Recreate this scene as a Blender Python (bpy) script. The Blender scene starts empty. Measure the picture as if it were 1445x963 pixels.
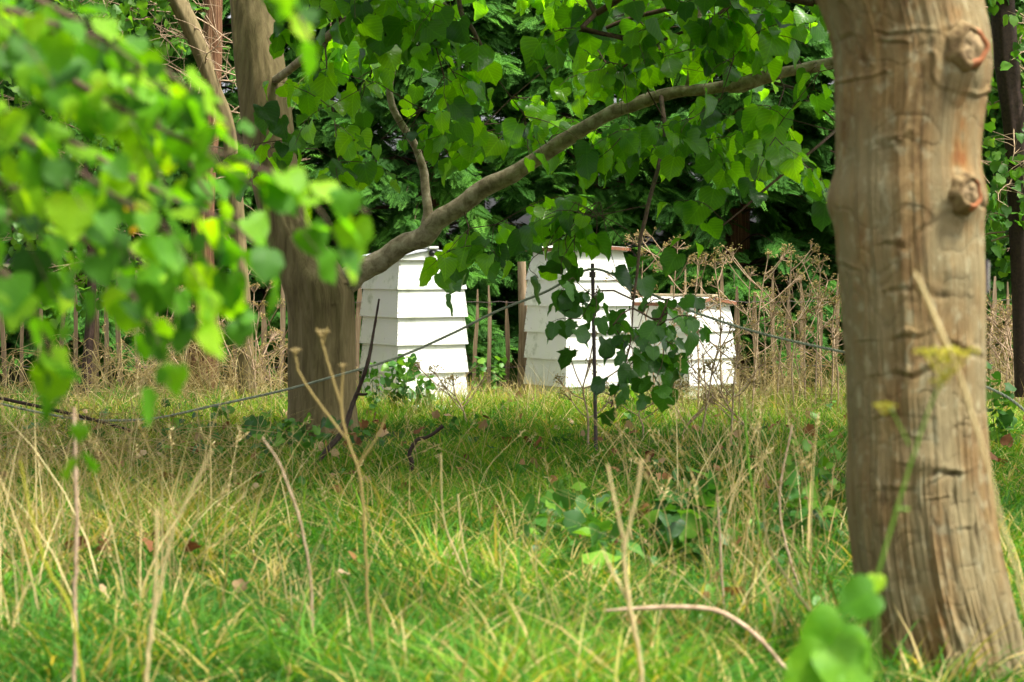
import bpy, math, random
import numpy as np
R = math.radians
random.seed(7)
rng = np.random.default_rng(11)
sc = bpy.context.scene
col = sc.collection

# ------------------------------------------------------------------ camera
FPX, CH, HY, CX = 3257.0, 0.81, 362.0, 722.5      # focal length in photo pixels, eye height, horizon row, centre column
cam_data = bpy.data.cameras.new('camera')
cam = bpy.data.objects.new('camera', cam_data); col.objects.link(cam)
cam.location = (0, 0, CH); cam.rotation_euler = (R(90), 0, 0)
cam_data.sensor_width = 36; cam_data.lens = FPX / 1445 * 36
cam_data.shift_y = -(481.5 - HY) / 1445
cam_data.clip_start = 0.05; cam_data.clip_end = 400
cam_data.dof.use_dof = True; cam_data.dof.focus_distance = 11.3; cam_data.dof.aperture_fstop = 6.6
cam_data.dof.aperture_blades = 7
sc.camera = cam

# ------------------------------------------------------------------ light
SUN_EL, SUN_AZ = 60, 112       # azimuth measured from +Y clockwise (towards +X)
w = bpy.data.worlds.new('World'); sc.world = w; w.use_nodes = True
wn = w.node_tree; bg = wn.nodes['Background']; bg.inputs['Strength'].default_value = 0.15
sky = wn.nodes.new('ShaderNodeTexSky'); sky.sky_type = 'NISHITA'; sky.sun_disc = False
sky.sun_elevation = R(SUN_EL); sky.sun_rotation = R(SUN_AZ)
sky.air_density = 0.7; sky.dust_density = 6.0; sky.ozone_density = 0.6
hs = wn.nodes.new('ShaderNodeHueSaturation'); hs.inputs['Saturation'].default_value = 0.22
wn.links.new(sky.outputs[0], hs.inputs['Color']); wn.links.new(hs.outputs[0], bg.inputs[0])
sl = bpy.data.lights.new('sun', 'SUN'); sl.energy = 2.9; sl.angle = R(9); sl.color = (1.0, 0.94, 0.83)
so = bpy.data.objects.new('sun', sl); col.objects.link(so)
so.rotation_euler = (R(90 - SUN_EL), 0, R(180 - SUN_AZ)); so.location = (6, -4, 12)
sc.view_settings.view_transform = 'Standard'; sc.view_settings.look = 'None'
sc.view_settings.exposure = 1.48; sc.view_settings.gamma = 1
sc.cycles.use_denoising = True
sc.cycles.max_bounces = 8; sc.cycles.diffuse_bounces = 4; sc.cycles.transmission_bounces = 4; sc.cycles.glossy_bounces = 2
sc.cycles.sample_clamp_indirect = 6; sc.cycles.caustics_reflective = False; sc.cycles.caustics_refractive = False

# ------------------------------------------------------------------ helpers
def at(px, py, d):
    return np.array([(px - CX) / FPX * d, d, CH - (py - HY) / FPX * d])

def gh(x, y):
    x = np.asarray(x, float); y = np.asarray(y, float)
    h = 0.018*np.sin(1.3*x + 0.7*y) + 0.012*np.sin(2.9*x - 1.7*y + 1) + 0.008*np.sin(5.1*y + 2.3*x)
    return h * np.clip(np.abs(y-12.4)/1.2, 0, 1)

def vnoise(x, y, z, seed=0):
    x, y, z = np.broadcast_arrays(np.asarray(x, float), np.asarray(y, float), np.asarray(z, float))
    xi, yi, zi = np.floor(x).astype(np.int64), np.floor(y).astype(np.int64), np.floor(z).astype(np.int64)
    fx, fy, fz = x-xi, y-yi, z-zi
    fx, fy, fz = [f*f*(3-2*f) for f in (fx, fy, fz)]
    def h(a, b, c):
        n = (a*374761393 + b*668265263 + c*2147483647 + seed*1274126177) & 0xffffffff
        n = ((n ^ (n >> 13)) * 1274126177) & 0xffffffff
        n = n ^ (n >> 16)
        return (n & 0xffff) / 65535.0
    r = 0
    for dx in (0, 1):
        for dy in (0, 1):
            for dz in (0, 1):
                r = r + h(xi+dx, yi+dy, zi+dz) * (fx if dx else 1-fx) * (fy if dy else 1-fy) * (fz if dz else 1-fz)
    return r*2-1

class MB:
    """collects pieces (verts, tris/quads, tint) and links them as ONE mesh"""
    def __init__(s): s.v = []; s.f = []; s.t = []; s.m = []; s.u = []; s.n = 0
    def add(s, v, f, tint=0.5, mat=0, uv=None):
        v = np.asarray(v, np.float32).reshape(-1, 3); f = np.asarray(f, np.int64)
        if len(v) == 0: return
        s.v.append(v); s.f.append(f + s.n)
        t = np.broadcast_to(np.asarray(tint, np.float32), (len(v),)); s.t.append(t)
        s.m.append(np.full(len(f), mat, np.int32)); s.n += len(v)
        s.u.append(np.zeros((len(v), 2), np.float32) if uv is None else np.asarray(uv, np.float32))
    def build(s, name, mats, parent=None, smooth=True, loc=None):
        me = bpy.data.meshes.new(name)
        V = np.concatenate(s.v); T = np.concatenate(s.t)
        if loc is not None: V = V - np.asarray(loc, np.float32)
        me.vertices.add(len(V)); me.vertices.foreach_set('co', V.ravel())
        tot = sum(a.size for a in s.f); me.loops.add(tot)
        me.loops.foreach_set('vertex_index', np.concatenate([a.ravel() for a in s.f]).astype(np.int32))
        sizes = np.concatenate([np.full(len(a), a.shape[1], np.int32) for a in s.f])
        me.polygons.add(len(sizes))
        me.polygons.foreach_set('loop_start', np.concatenate([[0], np.cumsum(sizes)[:-1]]).astype(np.int32))
        me.polygons.foreach_set('material_index', np.concatenate(s.m))
        me.polygons.foreach_set('use_smooth', np.full(len(sizes), smooth))
        a = me.attributes.new('tint', 'FLOAT', 'POINT'); a.data.foreach_set('value', T)
        U = np.concatenate(s.u)
        if U.any(): a = me.attributes.new('blade_uv', 'FLOAT2', 'POINT'); a.data.foreach_set('vector', U.ravel())
        me.update(calc_edges=True)
        for m in (mats if isinstance(mats, (list, tuple)) else [mats]): me.materials.append(m)
        o = bpy.data.objects.new(name, me); col.objects.link(o)
        if parent is not None: o.parent = parent
        if loc is not None: o.location = [float(c) for c in loc]
        return o

def tag(o, label=None, cat=None, group=None, kind=None):
    if label: o['label'] = label
    if cat: o['category'] = cat
    if group: o['group'] = group
    if kind: o['kind'] = kind
    return o

def empty(name, label, cat, group=None, loc=(0, 0, 0)):
    o = bpy.data.objects.new(name, None); col.objects.link(o); o.empty_display_size = 0.1
    o.location = loc
    return tag(o, label, cat, group)

def spline(P, n):
    """Catmull-Rom through P, n samples per span; works on any column count"""
    P = np.asarray(P, float)
    if len(P) < 3: 
        t = np.linspace(0, 1, n+1)[:, None]; return P[0]*(1-t) + P[-1]*t
    Q = np.vstack([2*P[0]-P[1], P, 2*P[-1]-P[-2]]); out = []
    for i in range(1, len(Q)-2):
        t = np.linspace(0, 1, n, endpoint=False)[:, None]
        a, b, c, d = Q[i-1], Q[i], Q[i+1], Q[i+2]
        out.append(0.5*((2*b) + (-a+c)*t + (2*a-5*b+4*c-d)*t**2 + (-a+3*b-3*c+d)*t**3))
    out.append(P[-1:]); return np.vstack(out)

def tube(P, rad, sides=6, cap=True):
    P = np.asarray(P, float); n = len(P); rad = np.broadcast_to(np.asarray(rad, float), (n,))
    T = np.gradient(P, axis=0); T /= np.linalg.norm(T, axis=1)[:, None] + 1e-9
    up = np.array([0.31, 0.94, 0.15]) if abs(T[0] @ np.array([0, 1, 0])) < .8 else np.array([1., 0, 0])
    U = up - (T @ up)[:, None]*T; U /= np.linalg.norm(U, axis=1)[:, None] + 1e-9
    W = np.cross(T, U)
    a = np.arange(sides)/sides*2*math.pi
    V = P[:, None] + rad[:, None, None]*(np.cos(a)[None, :, None]*U[:, None] + np.sin(a)[None, :, None]*W[:, None])
    V = V.reshape(-1, 3); i = np.arange(n-1)[:, None]*sides; j = np.arange(sides)[None]; k = (j+1) % sides
    F = np.stack([i+j, i+k, i+sides+k, i+sides+j], -1).reshape(-1, 4)
    return V, F

def box(c, s, rot=None):
    v = np.array([[x, y, z] for x in (-.5, .5) for y in (-.5, .5) for z in (-.5, .5)])*np.asarray(s)
    if rot is not None: v = v @ np.asarray(rot).T
    f = [[0, 1, 3, 2], [4, 6, 7, 5], [0, 4, 5, 1], [2, 3, 7, 6], [0, 2, 6, 4], [1, 5, 7, 3]]
    return v + np.asarray(c), f

def norm(a): return a / (np.linalg.norm(a, axis=-1, keepdims=True) + 1e-9)

def scatter(mb, tv, tf, X, Y, Z, pos, scale, tint, mat=0):
    """copies template tv into frames with axes X,Y,Z (M,3)"""
    tv = np.asarray(tv, float); M = len(pos)
    if M == 0: return
    sc_ = np.asarray(scale, float).reshape(M, -1)
    if sc_.shape[1] == 1: sc_ = np.repeat(sc_, 3, 1)
    V = (tv[None, :, 0, None]*X[:, None]*sc_[:, None, :1] + tv[None, :, 1, None]*Y[:, None]*sc_[:, None, 1:2] + tv[None, :, 2, None]*Z[:, None]*sc_[:, None, 2:3]) + pos[:, None]
    F = np.asarray(tf)[None] + (np.arange(M)*len(tv))[:, None, None]
    mb.add(V.reshape(-1, 3), F.reshape(-1, np.asarray(tf).shape[1]), np.repeat(tint, len(tv)), mat, np.tile(tv[:, :2], (M, 1)))

# ------------------------------------------------------------------ materials
def newmat(name):
    m = bpy.data.materials.new(name); m.use_nodes = True
    nt = m.node_tree; b = nt.nodes['Principled BSDF']; return m, nt, b

def ramp(nt, stops):
    r = nt.nodes.new('ShaderNodeValToRGB'); e = r.color_ramp.elements
    while len(e) > 1: e.remove(e[0])
    e[0].position = stops[0][0]; e[0].color = (*stops[0][1], 1)
    for p, c in stops[1:]:
        q = e.new(p); q.color = (*c, 1)
    return r

def leafmat(name, stops, trans, tmul=(1.6, 1.5, .9), rough=.45, spec=.5, noise=0.0, nscale=30, veins=0):
    m, nt, b = newmat(name)
    a = nt.nodes.new('ShaderNodeAttribute'); a.attribute_name = 'tint'
    r = ramp(nt, stops)
    if noise:
        tc = nt.nodes.new('ShaderNodeTexCoord'); n = nt.nodes.new('ShaderNodeTexNoise'); n.inputs['Scale'].default_value = nscale
        nt.links.new(tc.outputs['Object'], n.inputs['Vector'])
        ma = nt.nodes.new('ShaderNodeMath'); ma.operation = 'MULTIPLY_ADD'; ma.inputs[1].default_value = noise
        sb = nt.nodes.new('ShaderNodeMath'); sb.operation = 'SUBTRACT'; sb.inputs[1].default_value = .5
        nt.links.new(n.outputs[0], sb.inputs[0]); nt.links.new(sb.outputs[0], ma.inputs[0]); nt.links.new(a.outputs['Fac'], ma.inputs[2])
        nt.links.new(ma.outputs[0], r.inputs[0])
    else: nt.links.new(a.outputs['Fac'], r.inputs[0])
    colr = r.outputs[0]
    if veins:       # pale midrib and side veins running out to the leaf margin
        u = nt.nodes.new('ShaderNodeAttribute'); u.attribute_name = 'blade_uv'; sp = nt.nodes.new('ShaderNodeSeparateXYZ'); nt.links.new(u.outputs['Vector'], sp.inputs[0])
        def M(op, *a):
            n_ = nt.nodes.new('ShaderNodeMath'); n_.operation = op
            for i_, q in enumerate(a):
                if isinstance(q, (int, float)): n_.inputs[i_].default_value = q
                else: nt.links.new(q, n_.inputs[i_])
            return n_.outputs[0]
        ax = M('ABSOLUTE', sp.outputs[0]); k = M('SUBTRACT', sp.outputs[1], M('MULTIPLY', ax, 1.0))
        tri = M('ABSOLUTE', M('SUBTRACT', M('FRACT', M('MULTIPLY', k, 6.0)), .5)); v1 = M('MULTIPLY', M('MAXIMUM', M('SUBTRACT', tri, .36), 0.0), 6.0)
        v2 = M('MAXIMUM', M('SUBTRACT', 1.0, M('MULTIPLY', ax, 28.0)), 0.0); vv = M('MULTIPLY', M('MINIMUM', M('ADD', v1, v2), 1.0), veins)
        mv = nt.nodes.new('ShaderNodeMix'); mv.data_type = 'RGBA'; mv.blend_type = 'MULTIPLY'; nt.links.new(vv, mv.inputs[0]); nt.links.new(colr, mv.inputs[6]); mv.inputs[7].default_value = (1.7, 1.5, 1.5, 1); mv.clamp_factor = False; colr = mv.outputs[2]
        bp = nt.nodes.new('ShaderNodeBump'); bp.inputs['Strength'].default_value = .5; bp.inputs['Distance'].default_value = .002; bp.invert = True; nt.links.new(vv, bp.inputs['Height']); nt.links.new(bp.outputs[0], b.inputs['Normal'])
    nt.links.new(colr, b.inputs['Base Color'])
    b.inputs['Roughness'].default_value = rough; b.inputs['Specular IOR Level'].default_value = spec
    t = nt.nodes.new('ShaderNodeBsdfTranslucent')
    mu = nt.nodes.new('ShaderNodeMix'); mu.data_type = 'RGBA'; mu.blend_type = 'MULTIPLY'; mu.inputs[0].default_value = 1
    nt.links.new(colr, mu.inputs[6]); mu.inputs[7].default_value = (*tmul, 1)
    nt.links.new(mu.outputs[2], t.inputs['Color'])
    mx = nt.nodes.new('ShaderNodeMixShader'); mx.inputs[0].default_value = trans
    nt.links.new(b.outputs[0], mx.inputs[1]); nt.links.new(t.outputs[0], mx.inputs[2])
    nt.links.new(mx.outputs[0], nt.nodes['Material Output'].inputs['Surface'])
    return m

def woodmat(name, stops, scale=(8, 8, 1.2), nsc=4, bump=.4, rough=.85, dist=.01, use_tint=False, detail=8):
    m, nt, b = newmat(name)
    tc = nt.nodes.new('ShaderNodeTexCoord'); mp = nt.nodes.new('ShaderNodeMapping'); mp.inputs['Scale'].default_value = scale
    n = nt.nodes.new('ShaderNodeTexNoise'); n.inputs['Scale'].default_value = nsc; n.inputs['Detail'].default_value = detail
    n.inputs['Roughness'].default_value = .65; n.inputs['Distortion'].default_value = .4
    nt.links.new(tc.outputs['Object'], mp.inputs[0]); nt.links.new(mp.outputs[0], n.inputs['Vector'])
    r = ramp(nt, stops); out = n.outputs[0]
    if use_tint:
        a = nt.nodes.new('ShaderNodeAttribute'); a.attribute_name = 'tint'
        ad = nt.nodes.new('ShaderNodeMath'); ad.operation = 'ADD'; s2 = nt.nodes.new('ShaderNodeMath'); s2.operation = 'SUBTRACT'; s2.inputs[1].default_value = .5
        nt.links.new(a.outputs['Fac'], s2.inputs[0]); nt.links.new(s2.outputs[0], ad.inputs[0]); nt.links.new(n.outputs[0], ad.inputs[1]); out = ad.outputs[0]
    nt.links.new(out, r.inputs[0]); nt.links.new(r.outputs[0], b.inputs['Base Color'])
    bp = nt.nodes.new('ShaderNodeBump'); bp.inputs['Strength'].default_value = bump; bp.inputs['Distance'].default_value = dist
    nt.links.new(n.outputs[0], bp.inputs['Height']); nt.links.new(bp.outputs[0], b.inputs['Normal'])
    b.inputs['Roughness'].default_value = rough; b.inputs['Specular IOR Level'].default_value = .25
    return m

LIN = [(0, (.018, .065, .020)), (.25, (.036, .120, .014)), (.45, (.075, .210, .009)), (.8, (.125, .290, .009)), (.93, (.20, .34, .012)), (.965, (.42, .40, .03)), (1, (.42, .26, .05))]
M_linden = leafmat('linden_leaf', LIN, .62, (2.9, 2.7, .4), .30, .6, .10, 50, veins=.6)
M_lindendark = leafmat('linden_leaf_shade', [(0, (.022, .065, .018)), (.6, (.045, .14, .016)), (1, (.075, .21, .015))], .36, (2.2, 2.4, .5), .34, .5, .2, 50, veins=.5)  # darker copy of the lime leaf, with shade put into the colour
M_near = leafmat('overhang_leaf', [(0, (.022, .08, .012)), (.5, (.075, .235, .009)), (.85, (.21, .40, .010)), (.97, (.45, .45, .03)), (1, (.5, .25, .05))], .5, (2.0, 1.9, .3), .5, .2, .25, 40, veins=.5)
M_conifer = leafmat('cypress_spray', [(0, (.010, .034, .008)), (.5, (.052, .160, .024)), (1, (.12, .30, .034))], .22, (1.4, 1.6, .6), .65, .12)
M_shrub = leafmat('shrub_leaf', [(0, (.03, .09, .012)), (.6, (.07, .20, .015)), (1, (.15, .30, .03))], .45, (1.8, 1.8, .6), .5, .35)
M_grass = leafmat('grass_blade', [(0, (.030, .100, .012)), (.3, (.044, .150, .018)), (.5, (.085, .218, .017)), (.62, (.17, .31, .018)), (.72, (.25, .27, .04)), (.84, (.38, .29, .10)), (1, (.52, .41, .19))], .35, (1.7, 1.7, .4), .6, .12)
M_straw = leafmat('straw', [(0, (.13, .17, .03)), (.2, (.26, .20, .06)), (.5, (.42, .31, .12)), (1, (.62, .52, .26))], .25, (1.2, 1.1, .8), .6, .3)
M_weed = leafmat('weed_leaf', [(0, (.025, .08, .018)), (.6, (.06, .18, .025)), (1, (.16, .32, .03))], .35, (1.6, 1.6, .6), .45, .35, .15, 60)
M_brownleaf = leafmat('dead_leaf', [(0, (.12, .045, .02)), (.5, (.26, .12, .045)), (1, (.45, .32, .19))], .2, (1.2, 1, .8), .7, .2, .3, 80)
M_umbel = leafmat('yellow_umbel', [(0, (.30, .33, .03)), (1, (.55, .50, .05))], .35, (1.4, 1.3, .6), .6, .2)
M_bark = woodmat('linden_bark', [(.25, (.065, .046, .019)), (.5, (.150, .115, .052)), (.75, (.24, .19, .095))], (10, 10, 1.6), 3, .5, .85, .012)
M_limb = woodmat('limb_bark', [(.34, (.15, .115, .07)), (.5, (.29, .235, .15)), (.66, (.44, .38, .27))], (6, 6, 6), 4, .35, .8, .006)
M_twig = woodmat('twig_bark', [(.3, (.045, .026, .018)), (.7, (.12, .075, .045))], (20, 20, 20), 3, .2, .75, .002)
M_drytwig = woodmat('dry_twig', [(.3, (.19, .12, .06)), (.7, (.50, .37, .25))], (20, 20, 20), 3, .2, .8, .002)
M_dark = woodmat('dark_stick', [(.3, (.018, .010, .008)), (.7, (.06, .035, .025))], (20, 20, 20), 3, .3, .7, .003)
M_cedar = woodmat('cedar_bark', [(.3, (.05, .022, .012)), (.5, (.14, .065, .03)), (.72, (.30, .18, .10))], (26, 26, 1.1), 3, .8, .9, .02)
M_pale = woodmat('paling_wood', [(.3, (.10, .07, .04)), (.55, (.21, .15, .085)), (.75, (.31, .235, .15))], (30, 30, 2), 3, .4, .85, .004, True)
M_ground = woodmat('soil', [(.3, (.020, .018, .008)), (.5, (.045, .045, .014)), (.7, (.075, .065, .025))], (1, 1, 1), 9, .6, .95, .02)

def paint():
    m, nt, b = newmat('white_paint')
    tc = nt.nodes.new('ShaderNodeTexCoord')
    n = nt.nodes.new('ShaderNodeTexNoise'); n.inputs['Scale'].default_value = 7; n.inputs['Detail'].default_value = 8; n.inputs['Roughness'].default_value = .7
    nt.links.new(tc.outputs['Object'], n.inputs['Vector'])
    r = ramp(nt, [(.30, (.36, .39, .30)), (.44, (.66, .67, .60)), (.60, (.66, .655, .63)), (1, (.69, .68, .66))])
    nt.links.new(n.outputs[0], r.inputs[0])
    # grime specks with a shape of their own
    n2 = nt.nodes.new('ShaderNodeTexNoise'); n2.inputs['Scale'].default_value = 38; n2.inputs['Detail'].default_value = 4
    nt.links.new(tc.outputs['Object'], n2.inputs['Vector'])
    r2 = ramp(nt, [(.24, (.45, .40, .36)), (.33, (1, 1, 1)), (1, (1, 1, 1))]); nt.links.new(n2.outputs[0], r2.inputs[0])
    mu = nt.nodes.new('ShaderNodeMix'); mu.data_type = 'RGBA'; mu.blend_type = 'MULTIPLY'; mu.inputs[0].default_value = .8
    nt.links.new(r.outputs[0], mu.inputs[6]); nt.links.new(r2.outputs[0], mu.inputs[7])
    nt.links.new(mu.outputs[2], b.inputs['Base Color']); b.inputs['Roughness'].default_value = .55
    w_ = nt.nodes.new('ShaderNodeTexNoise'); w_.inputs['Scale'].default_value = 20; w_.inputs['Detail'].default_value = 5
    mp = nt.nodes.new('ShaderNodeMapping'); mp.inputs['Scale'].default_value = (1, 1, 14)
    nt.links.new(tc.outputs['Object'], mp.inputs[0]); nt.links.new(mp.outputs[0], w_.inputs['Vector'])
    bp = nt.nodes.new('ShaderNodeBump'); bp.inputs['Strength'].default_value = .25; bp.inputs['Distance'].default_value = .002
    nt.links.new(w_.outputs[0], bp.inputs['Height']); nt.links.new(bp.outputs[0], b.inputs['Normal'])
    return m
M_paint = paint()
def plain(name, c, rough=.6, metal=0):
    m, nt, b = newmat(name)
    n = nt.nodes.new('ShaderNodeTexNoise'); n.inputs['Scale'].default_value = 40; n.inputs['Detail'].default_value = 5
    tc = nt.nodes.new('ShaderNodeTexCoord'); nt.links.new(tc.outputs['Object'], n.inputs['Vector'])
    r = ramp(nt, [(.3, tuple(.65*x for x in c)), (.7, tuple(min(1, 1.2*x) for x in c))]); nt.links.new(n.outputs[0], r.inputs[0])
    nt.links.new(r.outputs[0], b.inputs['Base Color']); b.inputs['Roughness'].default_value = rough; b.inputs['Metallic'].default_value = metal
    return m
M_joint = plain('joint_filler', (.50, .49, .44)); M_rust = plain('rusty_edge', (.22, .085, .04), .7); M_ridge = plain('weathered_ridge_wood', (.42, .34, .22), .8)
M_felt = plain('grey_roof_sheet', (.45, .47, .52), .5); M_black = plain('black_mesh', (.012, .012, .012), .6); M_rope = plain('grey_green_rope', (.27, .29, .21), .8)
M_stone = plain('pale_stone', (.6, .6, .56), .8); M_rod = plain('rusty_rod', (.07, .045, .04), .6); M_moss = plain('mossy_paint', (.50, .50, .38), .8)
M_cutwood = woodmat('cut_wood_face', [(.35, (.12, .08, .04)), (.55, (.28, .20, .10)), (.7, (.36, .28, .15))], (10, 10, 10), 6, .6, .85, .004); M_lip = plain('orange_callus', (.30, .105, .035), .85)
M_tagplate = plain('tag_plate', (.05, .045, .06), .5); M_cream = plain('tag_rim', (.5, .47, .38), .6)

# ------------------------------------------------------------------ templates
def leaf_tpl(kind=0, seed=0):
    o = np.array([(0, 0), (.20, -.13), (.41, -.08), (.54, .11), (.56, .34), (.49, .56), (.35, .74), (.15, .88), (0, 1.02)], float)
    if kind in (1, 2):
        rr = np.random.default_rng(kind*5); k = 1 + rr.uniform(-.38, .12, len(o)); k[0] = k[-1] = 1; o = o*k[:, None]
    qq = np.random.default_rng(seed+50)
    if kind == 0 and seed: o[1:-1] *= 1+qq.uniform(-.10, .07, (len(o)-2, 1)); o[:, 1] *= qq.uniform(.85, 1.1)
    m = np.array([(0, .35*o[-1, 1]), (0, .72*o[-1, 1])], float)
    L = o.copy(); L[:, 0] *= -1
    if kind == 0 and seed: L[1:-1] *= 1+qq.uniform(-.12, .07, (len(o)-2, 1))
    if kind in (1, 2): L = L*(1 + np.random.default_rng(kind*9).uniform(-.35, .1, len(L)))[:, None]; L[0] = o[0]; L[-1] = o[-1]
    P = np.vstack([o, L[1:-1], m]); z = (.30+.25*math.sin(seed*2.1))*np.abs(P[:, 0]) - (.22+.2*math.sin(seed*1.3))*P[:, 1]**2 + .16*np.sin(P[:, 1]*8+seed)*np.abs(P[:, 0]) - .35*(.5+.5*math.sin(seed*2.9))*np.abs(P[:, 0])**2*1.6 + .08*seed*np.sin(seed*1.7)*P[:, 0]*P[:, 1]*.5
    V = np.c_[P, z]
    n = len(o); r = list(range(n)); l = [0] + list(range(n, n+n-2)) + [n-1]; m1, m2 = 2*n-2, 2*n-1
    F = []
    for s, q in ((1, r), (-1, l)):
        for t in [(0, q[1], q[2]), (0, q[2], q[3]), (0, q[3], m1), (q[3], q[4], m1), (m1, q[4], q[5]), (m1, q[5], m2), (m2, q[5], q[6]), (m2, q[6], q[7]), (m2, q[7], n-1)]:
            F.append(t if s > 0 else t[::-1])
    # petiole
    b = len(V); V = np.vstack([V, [(-.012, 0, 0), (.012, 0, 0), (0.0, -.45, .10)]]); F.append((b, b+1, b+2))
    return V, F
LEAF = [leaf_tpl(0), leaf_tpl(0), leaf_tpl(1), leaf_tpl(2)]
HI = [leaf_tpl(0, q) for q in range(7)]
LEAFLOW = (np.array([(0, 0, 0), (.45, .05, .1), (.48, .4, .1), (0, 1.1, -.2), (-.48, .4, .1), (-.45, .05, .1)], float), [(0, 1, 2), (0, 2, 3), (0, 3, 4), (0, 4, 5)])

def add_leaves(mb, pos, outward, size, tint, tpl='hi', droop=.75, spread=.5, rg=rng, mat=0, flat=.75):
    M = len(pos)
    Y = norm(outward*.55 + np.array([0, 0, -droop]) + rg.normal(0, spread*.6, (M, 3)))
    N = norm(np.array([0, 0, flat]) + outward*.35 + rg.normal(0, .55, (M, 3)))
    X = norm(np.cross(Y, N)); Z = np.cross(X, Y)
    size = np.asarray(size)
    if tpl == 'hi':
        k = rg.integers(0, 7, M)
        sx = rg.uniform(.9, 1.22, M)
        for q in range(7):
            s = k == q
            T = HI[q]; v = T[0]
            scatter(mb, v, T[1], X[s], Y[s], Z[s], pos[s], np.c_[size[s]*sx[s], size[s], size[s]], tint[s], mat)
    elif tpl == 'ragged':
        k = rg.integers(1, 4, M)
        for q in range(4):
            s = k == q; scatter(mb, LEAF[q][0], LEAF[q][1], X[s], Y[s], Z[s], pos[s], size[s], tint[s], mat)
    else: scatter(mb, LEAFLOW[0], LEAFLOW[1], X, Y, Z, pos, size, tint, mat)

class Skel:
    """a branch skeleton grown towards attractor points; leaves hang along its last shoots"""
    def __init__(s): s.p = []; s.par = []; s.fix = []
    def poly(s, P, parent=-1):
        ids = []
        for q in P:
            s.p.append(np.asarray(q, float)); s.par.append(parent); s.fix.append(True); parent = len(s.p)-1; ids.append(parent)
        return ids
    def grow(s, A, rg, maxlen=.16):
        P0 = np.array(s.p)
        A = np.asarray(A); order = np.argsort([np.min(np.linalg.norm(P0-a, axis=1)) for a in A])
        tips = []
        for i in order:
            a = A[i]; P = np.array(s.p); dd = np.linalg.norm(P-a, axis=1); j = int(np.argmin(dd)); L = dd[j]
            n = max(1, int(L/maxlen)); b = P[j]; par = j
            side = rg.normal(0, .08, 3)*L
            for k in range(1, n+1):
                t = k/n; q = b*(1-t)+a*t + side*math.sin(math.pi*t) + np.array([0, 0, .10*L])*math.sin(math.pi*t) + rg.normal(0, .006, 3)
                s.p.append(q); s.par.append(par); s.fix.append(False); par = len(s.p)-1
            tips.append((par, norm(a-b)))
        return tips
    def tubes(s, mb, r0, rmax, sides=5, rfix=None):
        n = len(s.p); cnt = np.ones(n); ch = [[] for _ in range(n)]
        for i in range(n-1, -1, -1):
            if s.par[i] >= 0: cnt[s.par[i]] += cnt[i]; ch[s.par[i]].append(i)
        rad = np.minimum(r0*np.sqrt(cnt), rmax)
        for i in range(n):
            if s.fix[i]: continue
            p = s.par[i]
            if p >= 0 and (s.fix[p] or ch[p][0] != i):
                chain = [p, i]
                while ch[chain[-1]]: chain.append(ch[chain[-1]][0])
                P = np.array([s.p[c] for c in chain]); rr = rad[chain].copy(); rr[0] = rr[1]
                V, F = tube(P, rr, sides); mb.add(V, F)

def shoot(mb_tw, base, d, L, rg, n=5, sag=.5, r=.0022):
    d = norm(d); pts = [base]; p = base.copy(); dd = d.copy()
    for k in range(n):
        dd = norm(dd + np.array([0, 0, -sag/n*1.4]) + rg.normal(0, .12, 3)); p = p + dd*L/n; pts.append(p)
    V, F = tube(np.array(pts), np.linspace(r, r*.4, len(pts)), 4); mb_tw.add(V, F)
    return np.array(pts)

def leafy(mb_tw, mb_lf, tips, skel, rg, nleaf, L, size, tint_rng, tpl='hi', mat=0, droop=.75, sag=.5, yellow=.03, nsh=2, tbias=None, clear=None):
    pos = []; out = []
    for par, d in tips:
        b = skel.p[par]
        for _ in range(nsh):
            dirn = norm(d*[1, 1, .4] + rg.normal(0, .6, 3)*[1, 1, .5])
            pts = shoot(mb_tw, b, dirn, L*rg.uniform(.6, 1.25), rg, sag=sag)
            k = nleaf
            t = np.linspace(.12, 1, k)*(len(pts)-1)
            for q, tt in enumerate(t):
                i = min(int(tt), len(pts)-2); f = tt-i; p = pts[i]*(1-f)+pts[i+1]*f
                ax = norm(pts[i+1]-pts[i]); sd = norm(np.cross(ax, [0, 0, 1]) + 1e-3)*(1 if q % 2 else -1)
                o = norm(sd + ax*.5); pos.append(p + o*size*.35 + [0, 0, -.012]); out.append(o)
    pos = np.array(pos); out = np.array(out)
    if clear is not None:      # few leaves grow right against the bare long limb on its open side
        q = clear[None]; dd = np.hypot(pos[:, None, 0]-q[:, :, 0], pos[:, None, 2]+.02-q[:, :, 2]); j = dd.argmin(1); m = dd.min(1)
        k = ~((m < .085) & (pos[:, 1] < clear[j, 1]) & (rg.random(len(pos)) < .88)); pos, out = pos[k], out[k]
    M = len(pos)
    tint = rg.uniform(*tint_rng, M)
    if tbias is not None: tint = np.clip(tint + tbias(pos), 0, .9)
    if yellow: tint = np.where(rg.random(M) < .32, tint*.36, .30+.55*tint)
    tint[rg.random(M) < yellow*.6] = rg.uniform(.94, 1)
    add_leaves(mb_lf, pos, out, size*rg.uniform(.6, 1.2, M), tint, tpl, rg=rg, mat=mat, droop=droop)

def attract(regs, rg):
    A = []
    for (x0, x1, y0, y1, d0, d1, n) in regs:
        for _ in range(n):
            A.append(at(rg.uniform(x0, x1), rg.uniform(y0, y1), rg.uniform(d0, d1)))
    return np.array(A)

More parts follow.
